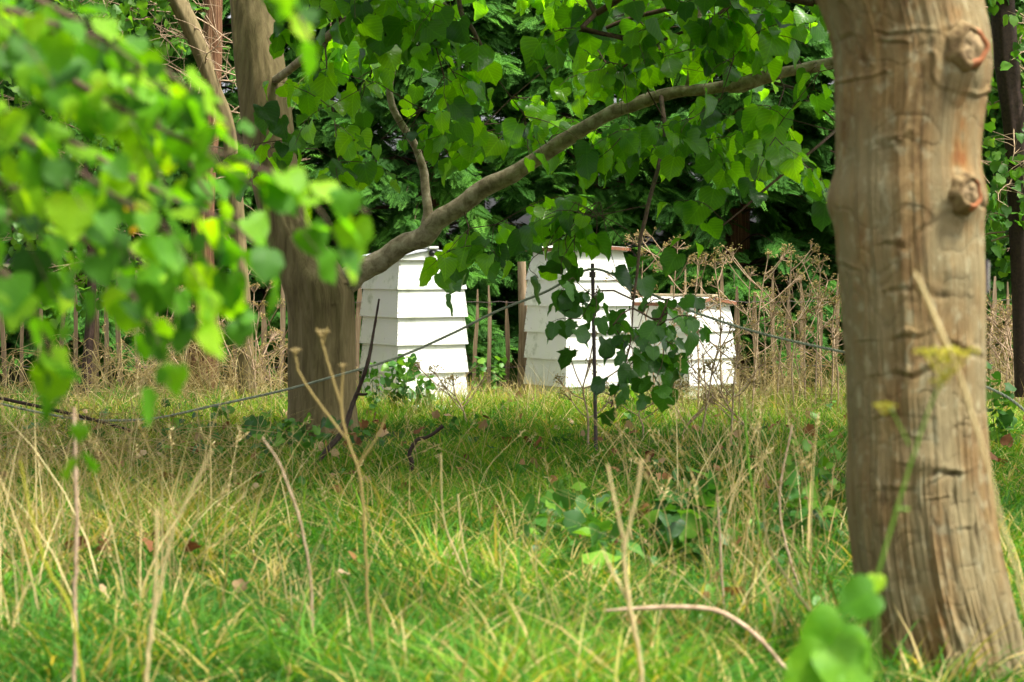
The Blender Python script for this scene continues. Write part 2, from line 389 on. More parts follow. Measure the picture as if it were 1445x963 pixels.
# ------------------------------------------------------------------ ground
def build_ground():
    mb = MB()
    xs = np.concatenate([np.linspace(-120, -9, 12), np.linspace(-8, 8, 130), np.linspace(9, 120, 12)])
    ys = np.concatenate([np.linspace(-60, 0, 10), np.linspace(1, 20, 160), np.linspace(22, 250, 20)])
    X, Y = np.meshgrid(xs, ys); Z = gh(X, Y) + .006*vnoise(X*6, Y*6, 0)
    nx = len(xs); i = np.arange(len(ys)-1)[:, None]*nx + np.arange(nx-1)[None]
    F = np.stack([i, i+1, i+nx+1, i+nx], -1).reshape(-1, 4)
    mb.add(np.c_[X.ravel(), Y.ravel(), Z.ravel()], F)
    tag(mb.build('ground', M_ground), kind='structure')
build_ground()

def blades(mb, x, y, h, wd, lean, tint, rg, seg=3, curl=.6, z0=None):
    """curved grass blades; all arrays (M,)"""
    M = len(x); az = rg.uniform(0, 2*math.pi, M); D = np.c_[np.cos(az), np.sin(az)]
    az2 = rg.uniform(0, 2*math.pi, M); S = np.c_[np.cos(az2), np.sin(az2)]
    S[:, 0] += np.sign(S[:, 0])*.6; S /= np.linalg.norm(S, axis=1)[:, None]
    z = gh(x, y) if z0 is None else z0; V = []
    for k in range(seg+1):
        t = k/seg; up = h*(t - curl*lean*t*t*.45); out = h*lean*(t*.35 + t*t*.65)
        c = np.c_[x + D[:, 0]*out, y + D[:, 1]*out, z + up - .01]
        ww = wd*(1-t**1.6)*.5
        if k < seg:
            o = np.c_[S*ww[:, None], np.zeros(M)]; V += [c-o, c+o]
        else: V.append(c)
    V = np.stack(V, 1); n = 2*seg+1
    T = []
    for k in range(seg-1): a = 2*k; T += [(a, a+1, a+3), (a, a+3, a+2)]
    a = 2*(seg-1); T.append((a, a+1, a+2))
    F = np.array(T)[None] + (np.arange(M)*n)[:, None, None]
    mb.add(V.reshape(-1, 3), F.reshape(-1, 3), np.repeat(tint, n))

def field(n, y0, y1, rg, pad=.5):
    """positions with more density near the viewer side: uniform in image rows/ground mix"""
    y = y0 + (y1-y0)*rg.random(n)**1.15
    x = (rg.random(n)-.5)*(y*.455 + 2*pad)
    return x, y

def build_grass():
    rg = np.random.default_rng(3); mb = MB()
    x, y = field(120000, 3.7, 13.2, rg)
    cl = vnoise(x*1.6, y*1.1, 0, 5); cl2 = vnoise(x*5, y*4, 0, 6)
    h = (.095 + .045*cl + .045*cl2)*rg.uniform(.4, 1.6, len(x))
    h *= np.where(y > 10.6, .9, 1)*np.where((y > 7.5) & (y <= 10.6), .68, 1)
    h *= 1-.7*np.exp(-((x+.87)/.45)**2-((y-9.9)/.55)**2)
    tint = np.clip(.27 + .26*cl + .24*cl2 + .27*(y > 10.7) - .10*(y < 6.6) + rg.normal(0, .12, len(x)), 0, .66)  # far band tinted brighter: sunlight on the grass by the hives put into colour
    leftdry = np.clip((-x/y*2.2-.15), 0, .22) * (y > 5.4)
    backdry = np.where(y > 10.8, .10, 0) + np.where((y > 6.6) & (y < 10.6), .03, 0)
    dry = rg.random(len(x)) < (.11 + leftdry + backdry + .10*np.clip(cl2, 0, 1))
    tint[dry] = rg.uniform(.74, 1, dry.sum()); h[dry] *= 1.15
    keep = ~((np.hypot(x-1.02*.72, y-4.55) < .0))
    blades(mb, x, y, np.clip(h, .03, .3), rg.uniform(.003, .0085, len(x))*np.where(y < 6.8, 1.25, 1), rg.uniform(.3, 2.0, len(x)), tint, rg)
    n = 9000; y = rg.uniform(10.6, 12.9, n); x = (rg.random(n)-.5)*y*.48; k = vnoise(x*3, y*2, 2, 31) > -.25; x, y = x[k], y[k]
    blades(mb, x, y, rg.uniform(.07, .17, len(x)), rg.uniform(.003, .007, len(x)), rg.uniform(.2, 1.3, len(x)), np.clip(rg.normal(.5, .14, len(x)), .2, .85), rg, seg=4)
    # tussocks: blades springing from one crown, arching outwards
    nt_ = 620; ty = 4.2 + 8.6*rg.random(nt_)**1.1; tx = (rg.random(nt_)-.5)*ty*.47; tn = rg.integers(18, 46, nt_); tsc = np.where((ty > 7.5) & (ty < 10.9), .6, 1)
    x = np.repeat(tx, tn) + rg.normal(0, .028, tn.sum()); y = np.repeat(ty, tn) + rg.normal(0, .028, tn.sum()); tsc = tsc*(1-.75*np.exp(-((tx+.87)/.5)**2-((ty-9.8)/.6)**2)); ht = np.repeat(rg.uniform(.10, .24, nt_)*tsc, tn)*rg.uniform(.5, 1.2, tn.sum())
    tt = np.clip(np.repeat(np.where(rg.random(nt_) < .2, .78, rg.uniform(.12, .55, nt_)), tn) + rg.normal(0, .07, tn.sum()), 0, 1)
    blades(mb, x, y, ht, rg.uniform(.003, .0075, len(x)), rg.uniform(.5, 2.2, len(x)), tt, rg, seg=4, curl=.9)
    # fine matted thatch
    x, y = field(60000, 3.7, 13.2, rg); cl = vnoise(x*2.2, y*1.4, 3, 9)
    t = np.where(rg.random(len(x)) < np.where(y < 6.2, .15, .38) + .25*cl, rg.uniform(.68, .95, len(x)), rg.uniform(0, .4, len(x)))
    blades(mb, x, y, rg.uniform(.03, .075, len(x)), rg.uniform(.0015, .0035, len(x)), rg.uniform(1, 2.4, len(x)), t, rg, seg=2)
    tag(mb.build('grass', M_grass), 'green meadow grass mixed with dry blades under the lime trees', 'grass', kind='stuff')
    # taller wispy dry grass
    mb = MB()
    def zone(n, px0, px1, d0, d1, h0, h1, lean=(.1, .7), w_=(.002, .0048)):
        d = rg.uniform(d0, d1, n); x = (rg.uniform(px0, px1, n)-CX)/FPX*d
        g = vnoise(x*5, d*3, 1, 4); k = g > rg.uniform(-.7, .3, n); x, d = x[k], d[k]; n = len(x)
        blades(mb, x, d, rg.uniform(h0, h1, n), rg.uniform(*w_, n), rg.uniform(*lean, n), rg.uniform(.1, 1, n), rg, seg=4, curl=.4)
    zone(430, -60, 400, 5.6, 10, .15, .42, (.3, 1.8), (.0018, .0036))
    zone(300, -60, 420, 10.2, 12.6, .10, .34, (.3, 1.4))
    zone(700, 560, 1200, 11, 12.1, .06, .17)
    zone(300, 490, 680, 11.2, 12.0, .14, .34, (.2, 1.0), (.0015, .003))
    zone(520, 740, 1080, 11.0, 12.2, .14, .40, (.2, 1.2), (.0015, .003))
    zone(700, 1000, 1500, 11.4, 12.9, .12, .40, (.2, 1.2))
    zone(170, 880, 1220, 6, 10, .12, .34, (.3, 1.8), (.0018, .0036))
    zone(420, -50, 1200, 4.4, 6.5, .08, .30)
    zone(320, 300, 900, 6.3, 9.6, .08, .20, (.8, 2.4))
    zone(120, -40, 380, 4.6, 6.5, .25, .5, w_=(.003, .006))
    zone(80, 950, 1210, 4.6, 8, .22, .5, (.3, 1.5), w_=(.003, .006))
    zone(500, 640, 760, 11.9, 12.8, .08, .2)
    zone(150, 1100, 1480, 4.1, 4.9, .08, .25)
    zone(300, 150, 480, 12.2, 12.9, .12, .40, (.4, 1.8))
    # loose panicles on the tallest straws
    for _ in range(330):
        d = rg.uniform(4.8, 12.6); q = rg.random(); px_ = rg.uniform(-40, 380) if q < .35 else (rg.uniform(880, 1220) if q < .7 else rg.uniform(0, 1440)); x = (px_-CX)/FPX*d; H = rg.uniform(.18, .5)*(1 if 380 > px_ or px_ > 880 else .6)
        lx, ly = rg.normal(0, .12), rg.normal(0, .08); C = spline([(x, d, 0), (x+lx*.3, d+ly*.3, H*.6), (x+lx, d+ly, H)], 4); V, F = tube(C, np.linspace(.0013, .0007, len(C)), 3); mb.add(V, F, .7)
        ax = norm(C[-1]-C[-2]); L = rg.uniform(.04, .09); m_ = 12
        for j in range(m_):
            p = C[-1]-ax*L*j/m_; o = norm(ax+rg.normal(0, .6, 3)); l = L*.22; w_ = norm(np.cross(o, [0.2, 1, 0]))*.0016; mb.add([p, p+o*l*.5+w_, p+o*l, p+o*l*.5-w_], [(0, 1, 2, 3)], rg.uniform(.3, 1))
    tag(mb.build('dry_grass', M_straw), 'tall wispy straw coloured dry grass standing through the green', 'dry grass', kind='stuff')
build_grass()

# ------------------------------------------------------------------ beehives
def frustum(h, a0, a1, t=0.0):
    """square ring: a0 half width at bottom, a1 at top"""
    v = [(sx*a, sy*a, z) for z, a in ((0, a0), (h, a1)) for sx, sy in ((-1, -1), (1, -1), (1, 1), (-1, 1))]
    f = [(0, 1, 5, 4), (1, 2, 6, 5), (2, 3, 7, 6), (3, 0, 4, 7), (3, 2, 1, 0), (4, 5, 6, 7)]
    return np.array(v, float), f

def make_hive(near_corner_px, d, th, seams, top_z, apex_z, label, side=.44, foot=.03, edge=None, low=False, top_taper=.012, ridge_mat=None, roof_mat=None):
    C = at(near_corner_px, HY, d); C[2] = 0
    u = np.array([math.cos(R(th)), math.sin(R(th)), 0]); v = np.array([-math.sin(R(th)), math.cos(R(th)), 0])
    cen = C + u*side/2 + v*side/2
    root = empty('beehive', label, 'beehive', 'white tapered hives in front of the paling fence', tuple(cen)); root.rotation_euler.z = R(th)
    zs = seams + [top_z]; a = side/2
    for i in range(len(seams)):
        z0, z1 = zs[i], zs[i+1]; mb = MB(); last = i == len(seams)-1
        a0 = a - .0035*i*(.3 if not last else .6); a1 = a0 - (.016 if not last else top_taper + .016)
        V, F = frustum(z1 + (.012 if not last else 0) - z0, a0, a1); V[:, 2] += z0; mb.add(V, F)
        # dovetail joint ends showing through the paint at the corners
        nj = 9; H = z1-z0
        for sx, sy in ((-1, -1), (1, -1), (-1, 1)):
            for k in range(nj):
                t = (k+.5)/nj; aa = a0 + (a1-a0)*t; zz = z0 + H*t
                if k % 2:
                    V, F = box((sx*(aa-.006), sy*(aa-.002), zz), (.010, .006, H/nj*.55)); mb.add(V, F, mat=1)
                else:
                    V, F = box((sx*(aa-.002), sy*(aa-.006), zz), (.006, .010, H/nj*.55)); mb.add(V, F, mat=1)
        mb.build('lift', [M_paint, M_joint], root, smooth=False)
    # base: floor skirt, landing board, feet
    mb = MB(); V, F = frustum(max(seams[0]-.02, .05)-.005+.03, a-.018, a-.022); V[:, 2] += .0; mb.add(V, F); mb.build('floor_box', M_moss if low or foot else M_paint, root, smooth=False)
    mb = MB(); V, F = box((0, -a-.03, .012), (side+.05, .12, .022)); mb.add(V, F); mb.build('landing_board', M_paint, root, smooth=False)
    for sx in (-1, 1):
        for sy in (-1, 1):
            mb = MB(); V, F = box((sx*(a+.004), sy*(a-.05)+.0, .015), (.05, .05, .05)); mb.add(V, F); mb.build('leg', M_paint, root, smooth=False)
    # gable roof, ridge runs along local Y, gable face is local -Y
    ar = a - top_taper - .006; ov = .012; e = top_z + .004; mb = MB()
    g = [(-ar, -ar, e-.004), (ar, -ar, e-.004), (ar, -ar, e+.014), (0, -ar, apex_z-.012), (-ar, -ar, e+.014)]
    b = [(x, ar, z) for x, y, z in g]
    mb.add(np.array(g+b), [(0, 1, 2, 3), (0, 3, 4, 4)][:1]); mb.add(np.array(g+b), [(0, 3, 4)]); mb.add(np.array(g+b), [(6, 5, 8, 7)]); mb.add(np.array(g+b), [(5, 9, 8)])
    mb.add(np.array(g+b), [(1, 6, 7, 2), (0, 4, 9, 5), (0, 5, 6, 1)])
    roof = mb.build('roof', M_paint, root, smooth=False)
    for s in (-1, 1):
        mb = MB(); x1 = s*(ar+ov); z1 = e+.010; sl_ = np.array([(0, apex_z-.010), (x1, z1)])
        t = .007
        V = [(x, y, z+dz) for y in (-ar-ov, ar+ov) for (x, z) in sl_ for dz in (.003, t+.003)]
        F = [(0, 1, 3, 2), (4, 6, 7, 5), (0, 4, 5, 1), (2, 3, 7, 6), (0, 2, 6, 4), (1, 5, 7, 3)]
        mb.add(np.array(V), F); mb.build('roof_board', roof_mat or M_felt, roof, smooth=False)
        if edge:
            mb = MB(); V = [(x, y, z+dz) for y in (-ar-ov-.006, -ar-ov-.001) for (x, z) in sl_ for dz in (-.010, t+.001)]
            mb.add(np.array(V), F); mb.build('barge_board', edge, roof, smooth=False)
    if edge:
        mb = MB(); V, F = box((-ar-ov-.004, 0, e+.008), (.006, 2*ar+.02, .018)); mb.add(V, F); mb.build('eave_board', edge, roof, smooth=False)
    mb = MB(); V, F = box((0, 0, apex_z+.006), (.055, 2*ar+.05, .012)); mb.add(V, F); mb.build('ridge_board', ridge_mat or M_paint, roof, smooth=False)
    mb = MB(); aa = np.arange(16)/16*2*math.pi
    for k, (rr, yy) in enumerate(((.017, -ar-.001), (.017, -ar-.012), (.010, -ar-.022))):
        mb.add(np.c_[rr*np.cos(aa), np.full(16, yy), (e+apex_z)/2-.002 + rr*np.sin(aa)], np.zeros((0, 4), int)) if False else None
    P = np.array([(0, -ar+.002, (e+apex_z)/2+.004), (0, -ar-.010, (e+apex_z)/2+.004), (0, -ar-.020, (e+apex_z)/2+.004), (0, -ar-.026, (e+apex_z)/2+.004)])
    V, F = tube(P, [.017, .017, .012, .001], 16); mb.add(V, F); mb.build('bee_escape', M_black, roof)
    return root

make_hive(560, 12.2, 31, [.036, .187, .338, .485, .634], .790, .852,
          'white five tiered beehive directly right of the forked tree trunk', top_taper=.010)
make_hive(798, 12.5, 31, [.10, .246, .3917, .5375, .68], .835, .872,
          'tall white beehive with brown edged roof, behind the hanging leafy shoot', edge=M_rust, ridge_mat=M_ridge, low=True, roof_mat=M_paint, top_taper=.016)
make_hive(973, 12.75, 50, [.09, .237, .388], .530, .585,
          'shortest white beehive, two tiers below a rusty edged roof and tan ridge', edge=M_rust, ridge_mat=M_ridge, low=True, roof_mat=M_paint, top_taper=.008, side=.455)

# ------------------------------------------------------------------ paling fence
def build_fence():
    root = empty('paling_fence', 'low brown split paling fence running behind the white hives', 'fence', None, (0, 13.3, 0))
    rg = np.random.default_rng(8); x = -3.35; line = lambda x: 13.15 + .04*math.sin(x*2.1) + (.35*max(0, x-1.3))
    k = 0
    while x < 4.0:
        y = line(x) ; h = rg.uniform(.60, .74) if k % 7 else rg.uniform(.5, .62)
        wd = rg.uniform(.018, .032); tl = rg.normal(0, .02); mb = MB(); n = 5
        V = []
        for i in range(n):
            t = i/(n-1); ww = wd*(1 if i < n-1 else .35)*rg.uniform(.85, 1.1); bx = x + tl*t + .004*math.sin(i*2+k)
            for sx, sy in ((-1, -1), (1, -1), (1, 1), (-1, 1)): V.append((bx+sx*ww/2, y+sy*.008, -.03 + (h+.03)*t))
        F = [(a*4+b, a*4+(b+1) % 4, a*4+4+(b+1) % 4, a*4+4+b) for a in range(n-1) for b in range(4)] + [(4*n-4, 4*n-3, 4*n-2, 4*n-1)]
        mb.add(np.array(V), F, tint=rg.uniform(.35, .7)); mb.build('paling', M_pale, root, smooth=False, loc=None).location = (0, -13.3, 0)
        x += rg.uniform(.078, .115); k += 1
    for x in (-2.4, .055, 2.1):
        mb = MB(); P = np.array([(x, line(x)+.04, -.05), (x+.01, line(x)+.04, .4), (x, line(x)+.04, .78)]); V, F = tube(P, [.028, .026, .024], 10); mb.add(V, F, .6)
        mb.build('post', M_pale, root).location = (0, -13.3, 0)
    for z in (.18, .55):
        xs = np.linspace(-3.35, 4, 120); P = np.c_[xs, [line(q)-.012 for q in xs], z + .004*np.sin(xs*60)]; mb = MB(); V, F = tube(P, .0018, 4); mb.add(V, F)
        mb.build('wire', M_rod, root).location = (0, -13.3, 0)
build_fence()

# ------------------------------------------------------------------ cypress hedge trees
def frond_tpl(rg):
    V = []; T = []
    def blade(b, d, L, w_, z=0):
        d = d/np.linalg.norm(d); n = np.array([-d[1], d[0], 0]); k = len(V)
        V.extend([b, b + d*L*.45 + n*w_, b + d*L + np.array([0, 0, z*L]), b + d*L*.45 - n*w_]); T.extend([(k, k+1, k+2), (k, k+2, k+3)])
    blade(np.zeros(3), np.array([0, 1., 0]), 1, .012, -.15)
    for i in range(8):
        t = .08 + i*.11; L = .46*(1-t*.8)*rg.uniform(.8, 1.15)
        for s in (-1, 1):
            b = np.array([0, t + (.04 if s > 0 else 0), -.10*t*t]); d = np.array([s*.75, .72, 0]); blade(b, d, L, .016, -.2)
            for j in range(2):
                bb = b + d/np.linalg.norm(d)*L*(.3+.3*j); blade(bb, d + np.array([s*.5, -.3, 0]), L*.42, .016, -.2); blade(bb, d + np.array([-s*.5, .6, 0]), L*.42, .016, -.2)
    return np.array(V), T
def cypress(cx, cy, rad, H, seed, label, dens=1.0, name='cypress_tree', big=1.0):
    rg = np.random.default_rng(seed); root = empty(name, label, 'conifer', 'cypress trees of the tall hedge behind the fence', (cx, cy, 0))
    mb = MB(); P = np.array([(0, 0, -.05), (.03, 0, 1.2), (0, 0, 2.6), (0, 0, H)]); V, F = tube(spline(P, 4), np.linspace(.10, .02, 13), 10); mb.add(V, F)
    mb.build('trunk', M_cedar, root)
    tws = MB(); lf = MB(); FT = [frond_tpl(rg) for _ in range(2)]
    nb = int(230*dens); P = []; D = []; S = []; TI = []
    for i in range(nb):
        z = .12 + (H-.3)*rg.random()**.85 if i > nb*.12 else rg.uniform(.05, .6)
        a = -math.pi/2 + rg.normal(0, .95); rr = rad*(1.0 - .45*z/H)*rg.uniform(.65, 1.08)
        tip = np.array([rr*math.cos(a), rr*math.sin(a), z]); b = np.array([0, 0, min(H-.1, z+rg.uniform(-.1, .25))])
        mid = (tip+b)/2 + [0, 0, .10]; C = spline([b, mid, tip], 5); V, F = tube(C, np.linspace(.009, .002, len(C)), 4); tws.add(V, F)
        axis = norm(tip-mid); bt = rg.uniform(0, .35); nf = int(rg.integers(24, 42))
        for k in range(nf):
            t = rg.random()**.7; p = C[-1]*t + C[-6]*(1-t); ang = rg.normal(0, .7)
            dd = norm(axis + np.array([math.cos(a+math.pi/2), math.sin(a+math.pi/2), 0])*ang + np.array([0, 0, rg.normal(-.18, .22)]))
            P.append(p + rg.normal(0, .035, 3)); D.append(dd); S.append(rg.uniform(.08, .19)*big); TI.append(np.clip(bt + rg.uniform(0, .5) + .18*t, 0, 1))
    P = np.array(P); D = np.array(D); S = np.array(S); TI = np.array(TI); M = len(P)
    N = norm(np.array([0, -.35, 1.0]) + rg.normal(0, .35, (M, 3))); X = norm(np.cross(D, N)); Z = np.cross(X, D); k = rg.integers(0, 2, M)
    for q in (0, 1):
        s = k == q; scatter(lf, FT[q][0], FT[q][1], X[s], D[s], Z[s], P[s], S[s], TI[s])
    tws.build('branches', M_twig, root); lf.build('foliage', M_conifer, root)
spots = [(-4.0, 15.0), (-2.75, 14.8), (-1.55, 14.9), (-.55, 14.6), (.45, 14.75), (1.4, 14.6), (2.35, 14.9), (3.3, 14.8), (4.3, 15.1)]
where = ['at the far end of the hedge left of the shaggy brown trunk', 'just behind the shaggy brown trunk', 'behind the forked lime trunk', 'behind the five tiered hive', 'rising in the gap between the first two hives',
         'rising behind the hive with the hanging shoot', 'behind the shortest hive', 'partly hidden by the thick near trunk', 'at the hedge end right of the thick near trunk']
for i, (x, y) in enumerate(spots):
    cypress(x, y, 1.05, 3.9, 100+i, 'feathery cypress ' + where[i], 1.0)
for i, x in enumerate((-4.8, -3.3, -1.8, -.3, 1.2, 2.7, 4.2, 5.4)):  # row added behind the hedge to keep its gaps dark
    cypress(x, 16.9, 1.35, 6.2, 200+i, 'tall cypress in the second row, added to darken the hedge gaps', 1.1, big=2.0)

# ------------------------------------------------------------------ lime trees
def prof_mesh(rows, d, mb, nth=64, nz=260, disp=None, ell=1.0):
    """trunk from photo-space left/right edges: rows = (py, left px, right px[, depth offset])"""
    r = np.array([(a[0], (a[1]+a[2])/2, (a[2]-a[1])/2, a[3] if len(a) > 3 else 0) for a in rows], float)
    r = r[np.argsort(-r[:, 0])]
    s = np.linspace(0, len(r)-1, nz); sp = spline(r, 24); idx = np.linspace(0, len(sp)-1, nz); q = np.array([np.interp(idx, np.arange(len(sp)), sp[:, c]) for c in range(4)]).T
    dd = d + q[:, 3]; cx = (q[:, 1]-CX)/FPX*dd; rad = q[:, 2]/FPX*dd; z = CH - (q[:, 0]-HY)/FPX*dd
    th = np.arange(nth)/nth*2*math.pi
    return cx, dd, rad, z, th, q

# --- the forked tree
def linden_left():
    rg = np.random.default_rng(21); D = 10.5; bx, by = (452-CX)/FPX*D, D
    root = empty('linden_tree', 'forked lime tree leaning left, its long limb reaching over the hives', 'tree', None, (bx, by, 0))
    off = np.array([bx, by, 0.])
    cx, dd, rad, z, th, q = prof_mesh([(665, 395, 515), (640, 400, 508), (610, 405, 502), (560, 407, 500), (500, 408, 499), (450, 408, 499), (420, 404, 496), (395, 396, 486), (370, 386, 470, .02), (340, 376, 452, .03), (300, 365, 431, .05), (250, 352, 420, .07), (200, 341, 413, .1),
                                       (120, 332, 405, .15), (30, 325, 393, .2), (-80, 318, 384, .3), (-260, 310, 372, .4), (-520, 320, 366, .5)], D, None, nz=300)
    nth = 72; th = np.arange(nth)/nth*2*math.pi; Z, TH = np.meshgrid(z, th, indexing='ij'); RAD = rad[:, None]
    X0 = cx[:, None] + RAD*np.sin(TH); Y0 = dd[:, None] - RAD*np.cos(TH)
    dp = .012*vnoise(np.sin(TH)*2.2, np.cos(TH)*2.2, Z*2.2, 1) + .005*vnoise(np.sin(TH)*7, np.cos(TH)*7, Z*3, 2) + .0025*vnoise(np.sin(TH)*26, np.cos(TH)*26, Z*5, 3)
    dp += .016*np.clip(1-Z/.14, 0, 1)*(.6+.8*np.sin(TH*5+1))         # root flare
    px = CX + X0/Y0*FPX; py = HY + (CH-Z)/Y0*FPX
    # torn wound and branch collar under the fork, a groove down the right side
    dp += .020*np.exp(-((px-462)/16)**2-((py-378)/26)**2) - .016*np.exp(-((px-455-(py-380)*.3)/5)**2-((py-372)/22)**2) + .02*np.exp(-((px-484)/14)**2-((py-400)/24)**2)
    dp -= .010*np.exp(-((px-483+6*np.sin(py*.04))/4)**2)*(py > 400) + .007*np.exp(-((px-470-6*np.sin(py*.03))/3)**2)*(py > 430)
    X = cx[:, None] + (RAD+dp)*np.sin(TH); Y = dd[:, None] - (RAD+dp)*np.cos(TH)
    V = np.stack([X, Y, Z], -1).reshape(-1, 3) - off; i = np.arange(len(z)-1)[:, None]*nth; j = np.arange(nth)[None]; k = (j+1) % nth
    F = np.stack([i+j, i+k, i+nth+k, i+nth+j], -1).reshape(-1, 4)
    mb = MB(); mb.add(V, F); mb.build('trunk', M_bark, root)
    def limb(pts, name='limb', parent=root, mat=M_limb, wob=.02, sides=16):
        P = spline([list(at(x, y, d)) + [wpx/FPX*d/2] for x, y, d, wpx in pts], 10); s_ = np.arange(len(P)); P[:, 3] *= 1 + wob*1.8*vnoise(s_*.16, 0, 0, len(P)) + wob*4*np.clip(vnoise(s_*.33, 4, 0, len(P)+1)-.45, 0, 1); P[:, 0] += P[:, 3]*.35*vnoise(s_*.14, 0, 3, 5); P[:, 2] += P[:, 3]*.35*vnoise(s_*.14, 7, 3, 6)
        V, F = tube(P[:, :3], P[:, 3]*(1+wob*np.sin(np.arange(len(P))*1.3)+.012*rg.normal(size=len(P))), sides); m = MB(); m.add(V-off, F); m.build(name, mat, parent); return P[:, :3]
    sk = Skel()
    L1 = limb([(470, 405, 10.52, 50), (496, 395, 10.5, 36), (530, 374, 10.5, 31), (575, 345, 10.45, 29), (610, 318, 10.4, 29), (650, 290, 10.35, 27), (700, 258, 10.3, 26), (750, 228, 10.25, 22), (800, 198, 10.2, 22), (850, 168, 10.1, 19), (900, 145, 10.05, 19),
               (950, 132, 10, 17), (1000, 127, 9.95, 16), (1050, 115, 9.9, 17), (1110, 101, 9.85, 14), (1175, 85, 9.8, 13), (1260, 66, 9.75, 11), (1360, 30, 9.7, 8)])
    L2 = limb([(604, 318, 10.4, 16), (603, 290, 10.4, 13), (598, 250, 10.42, 12), (590, 215, 10.4, 11), (570, 180, 10.4, 11), (555, 150, 10.4, 10), (551, 118, 10.4, 9), (560, 60, 10.4, 8), (575, -20, 10.4, 7), (600, -140, 10.4, 6)])
    L3 = limb([(973, 130, 9.98, 13), (977, 95, 10, 12), (983, 60, 10.05, 10), (986, 20, 10.1, 10), (990, -40, 10.1, 9), (1000, -180, 10.1, 8)])
    L4 = limb([(1030, 125, 9.93, 10), (1048, 127, 9.92, 9), (1080, 115, 9.9, 9), (1120, 103, 9.85, 9), (1178, 93, 9.8, 8), (1250, 85, 9.8, 6)])
    L5 = limb([(934, 136, 10.0, 7), (938, 190, 9.6, 6), (930, 230, 9.3, 6), (915, 290, 9.0, 6), (905, 330, 8.9, 5), (900, 380, 8.8, 4), (893, 435, 8.75, 3)], mat=M_twig)
    L6 = limb([(365, 130, 10.68, 14), (420, 90, 10.4, 12), (500, 20, 10.0, 12), (580, -60, 9.6, 10), (650, -180, 9.2, 8)])
    L7 = limb([(1150, 4, 9.2, 9), (1060, -6, 9.25, 8), (960, 10, 9.3, 7), (880, 30, 9.35, 6), (800, 60, 9.4, 4), (740, 58, 9.4, 3)], mat=M_twig)   # thin boughs crossing high
    L8 = limb([(1270, -60, 9.0, 10), (1150, 4, 9.2, 9)], mat=M_twig)
    L9 = limb([(640, -60, 9.6, 8), (650, 15, 9.4, 7), (665, 40, 9.3, 6), (690, 85, 9.2, 4), (700, 110, 9.2, 3)], mat=M_twig)
    L10 = limb([(1060, -20, 9.1, 5), (1000, 30, 9.0, 5), (930, 60, 9.0, 4), (880, 95, 9.0, 3)], mat=M_twig)
    L11 = limb([(1095, 117, 9.85, 5), (1130, 130, 9.6, 4), (1160, 155, 9.4, 3), (1195, 185, 9.2, 2)], mat=M_twig)
    L12 = limb([(1190, 175, 9.2, 5), (1150, 210, 9.0, 4), (1100, 250, 9.0, 4), (1060, 285, 9.0, 3), (1020, 318, 9, 2)], mat=M_twig)
    for L in (L1, L2, L3, L5, L6, L7, L9, L10, L12):
        P = L[::3]; sk.poly(P)
    tw = MB(); lf = MB()
    regs = [(430, 640, -60, 110, 10.6, 11.4, 11), (780, 1150, -60, 90, 10.3, 11.2, 18), (400, 560, -60, 60, 8.6, 10.4, 10), (540, 680, -60, 40, 8.8, 10.3, 6), (400, 540, 60, 180, 8.8, 10.3, 6), (560, 650, 90, 200, 9, 10.2, 6), (640, 740, 130, 220, 9.5, 10.8, 6),
            (720, 830, 130, 205, 9.3, 10.5, 6), (900, 1100, -40, 90, 8.8, 10, 8), (640, 700, 300, 370, 9.8, 10.3, 3), (720, 780, 260, 300, 9.6, 10.2, 2), (800, 1000, -60, 50, 8.8, 10.2, 14), (820, 960, 50, 110, 8.8, 10, 8), (860, 1000, 150, 240, 8.8, 9.9, 8),
            (1000, 1170, -60, 60, 8.8, 9.9, 9), (1010, 1100, 130, 220, 8.8, 9.8, 5), (1110, 1180, 180, 300, 8.8, 9.8, 1), (790, 860, 280, 310, 8.8, 9.2, 2), (960, 1030, 270, 310, 8.8, 9.3, 1), (380, 480, 130, 260, 9, 10, 3), (1080, 1170, 60, 180, 9, 9.8, 5)]
    A = attract(regs, rg); tips = sk.grow(A, rg)
    leafy(tw, lf, tips, sk, rg, 5, .24, .092, (.0, .95), nsh=2, yellow=.007, clear=np.vstack([L1, L2[:60]]))
    # crown above the picture: what shades the lawn
    A = np.array([(rg.uniform(-2.2, 3.6), rg.uniform(6.4, 10.2), rg.uniform(2.4, 4.0)) for _ in range(330)]); A = A[(A[:, 1] < 10.9 - .0*A[:, 0])]
    lo = MB(); tips2 = sk.grow(A, rg, .25)
    leafy(tw, lo, tips2, sk, rg, 9, .42, .130, (.1, .8), tpl='low', nsh=3, droop=.25)
    sk.tubes(tw, .0013, .022)
    for m in (tw, lf, lo):
        m.v = [v-off.astype(np.float32) for v in m.v]
    tw.build('twigs', M_twig, root); lf.build('leaves', M_linden, root); lo.build('crown', M_linden, root)
    # ragged leaves of the hanging shoot, shade put into their colour
    tw2 = MB(); rl = MB(); sk2 = Skel(); sk2.poly(L5[::2])
    A = attract([(800, 880, 390, 460, 8.5, 8.9, 5), (880, 960, 430, 480, 8.5, 8.9, 5), (850, 965, 440, 520, 8.4, 8.9, 7), (900, 975, 425, 470, 8.6, 8.9, 3)], rg); tp = sk2.grow(A, rg, .05)
    leafy(tw2, rl, tp, sk2, rg, 4, .11, .072, (.1, .9), tpl='ragged', nsh=1, yellow=0)
    P = []
    for (x, y) in [(880, 455), (850, 535), (870, 560), (900, 505), (930, 500), (815, 465), (805, 495), (855, 480), (960, 530), (975, 470), (925, 460), (905, 475), (940, 550), (860, 580), (795, 415), (905, 535), (885, 525), (870, 440)]: P.append(at(x, y, rg.uniform(8.5, 8.9)))
    P = np.array(P); o = norm(rg.normal(0, 1, (len(P), 3))*[1, .6, .3]); add_leaves(rl, P, o, rg.uniform(.07, .11, len(P)), rg.uniform(.1, .8, len(P)), 'ragged', rg=rg)
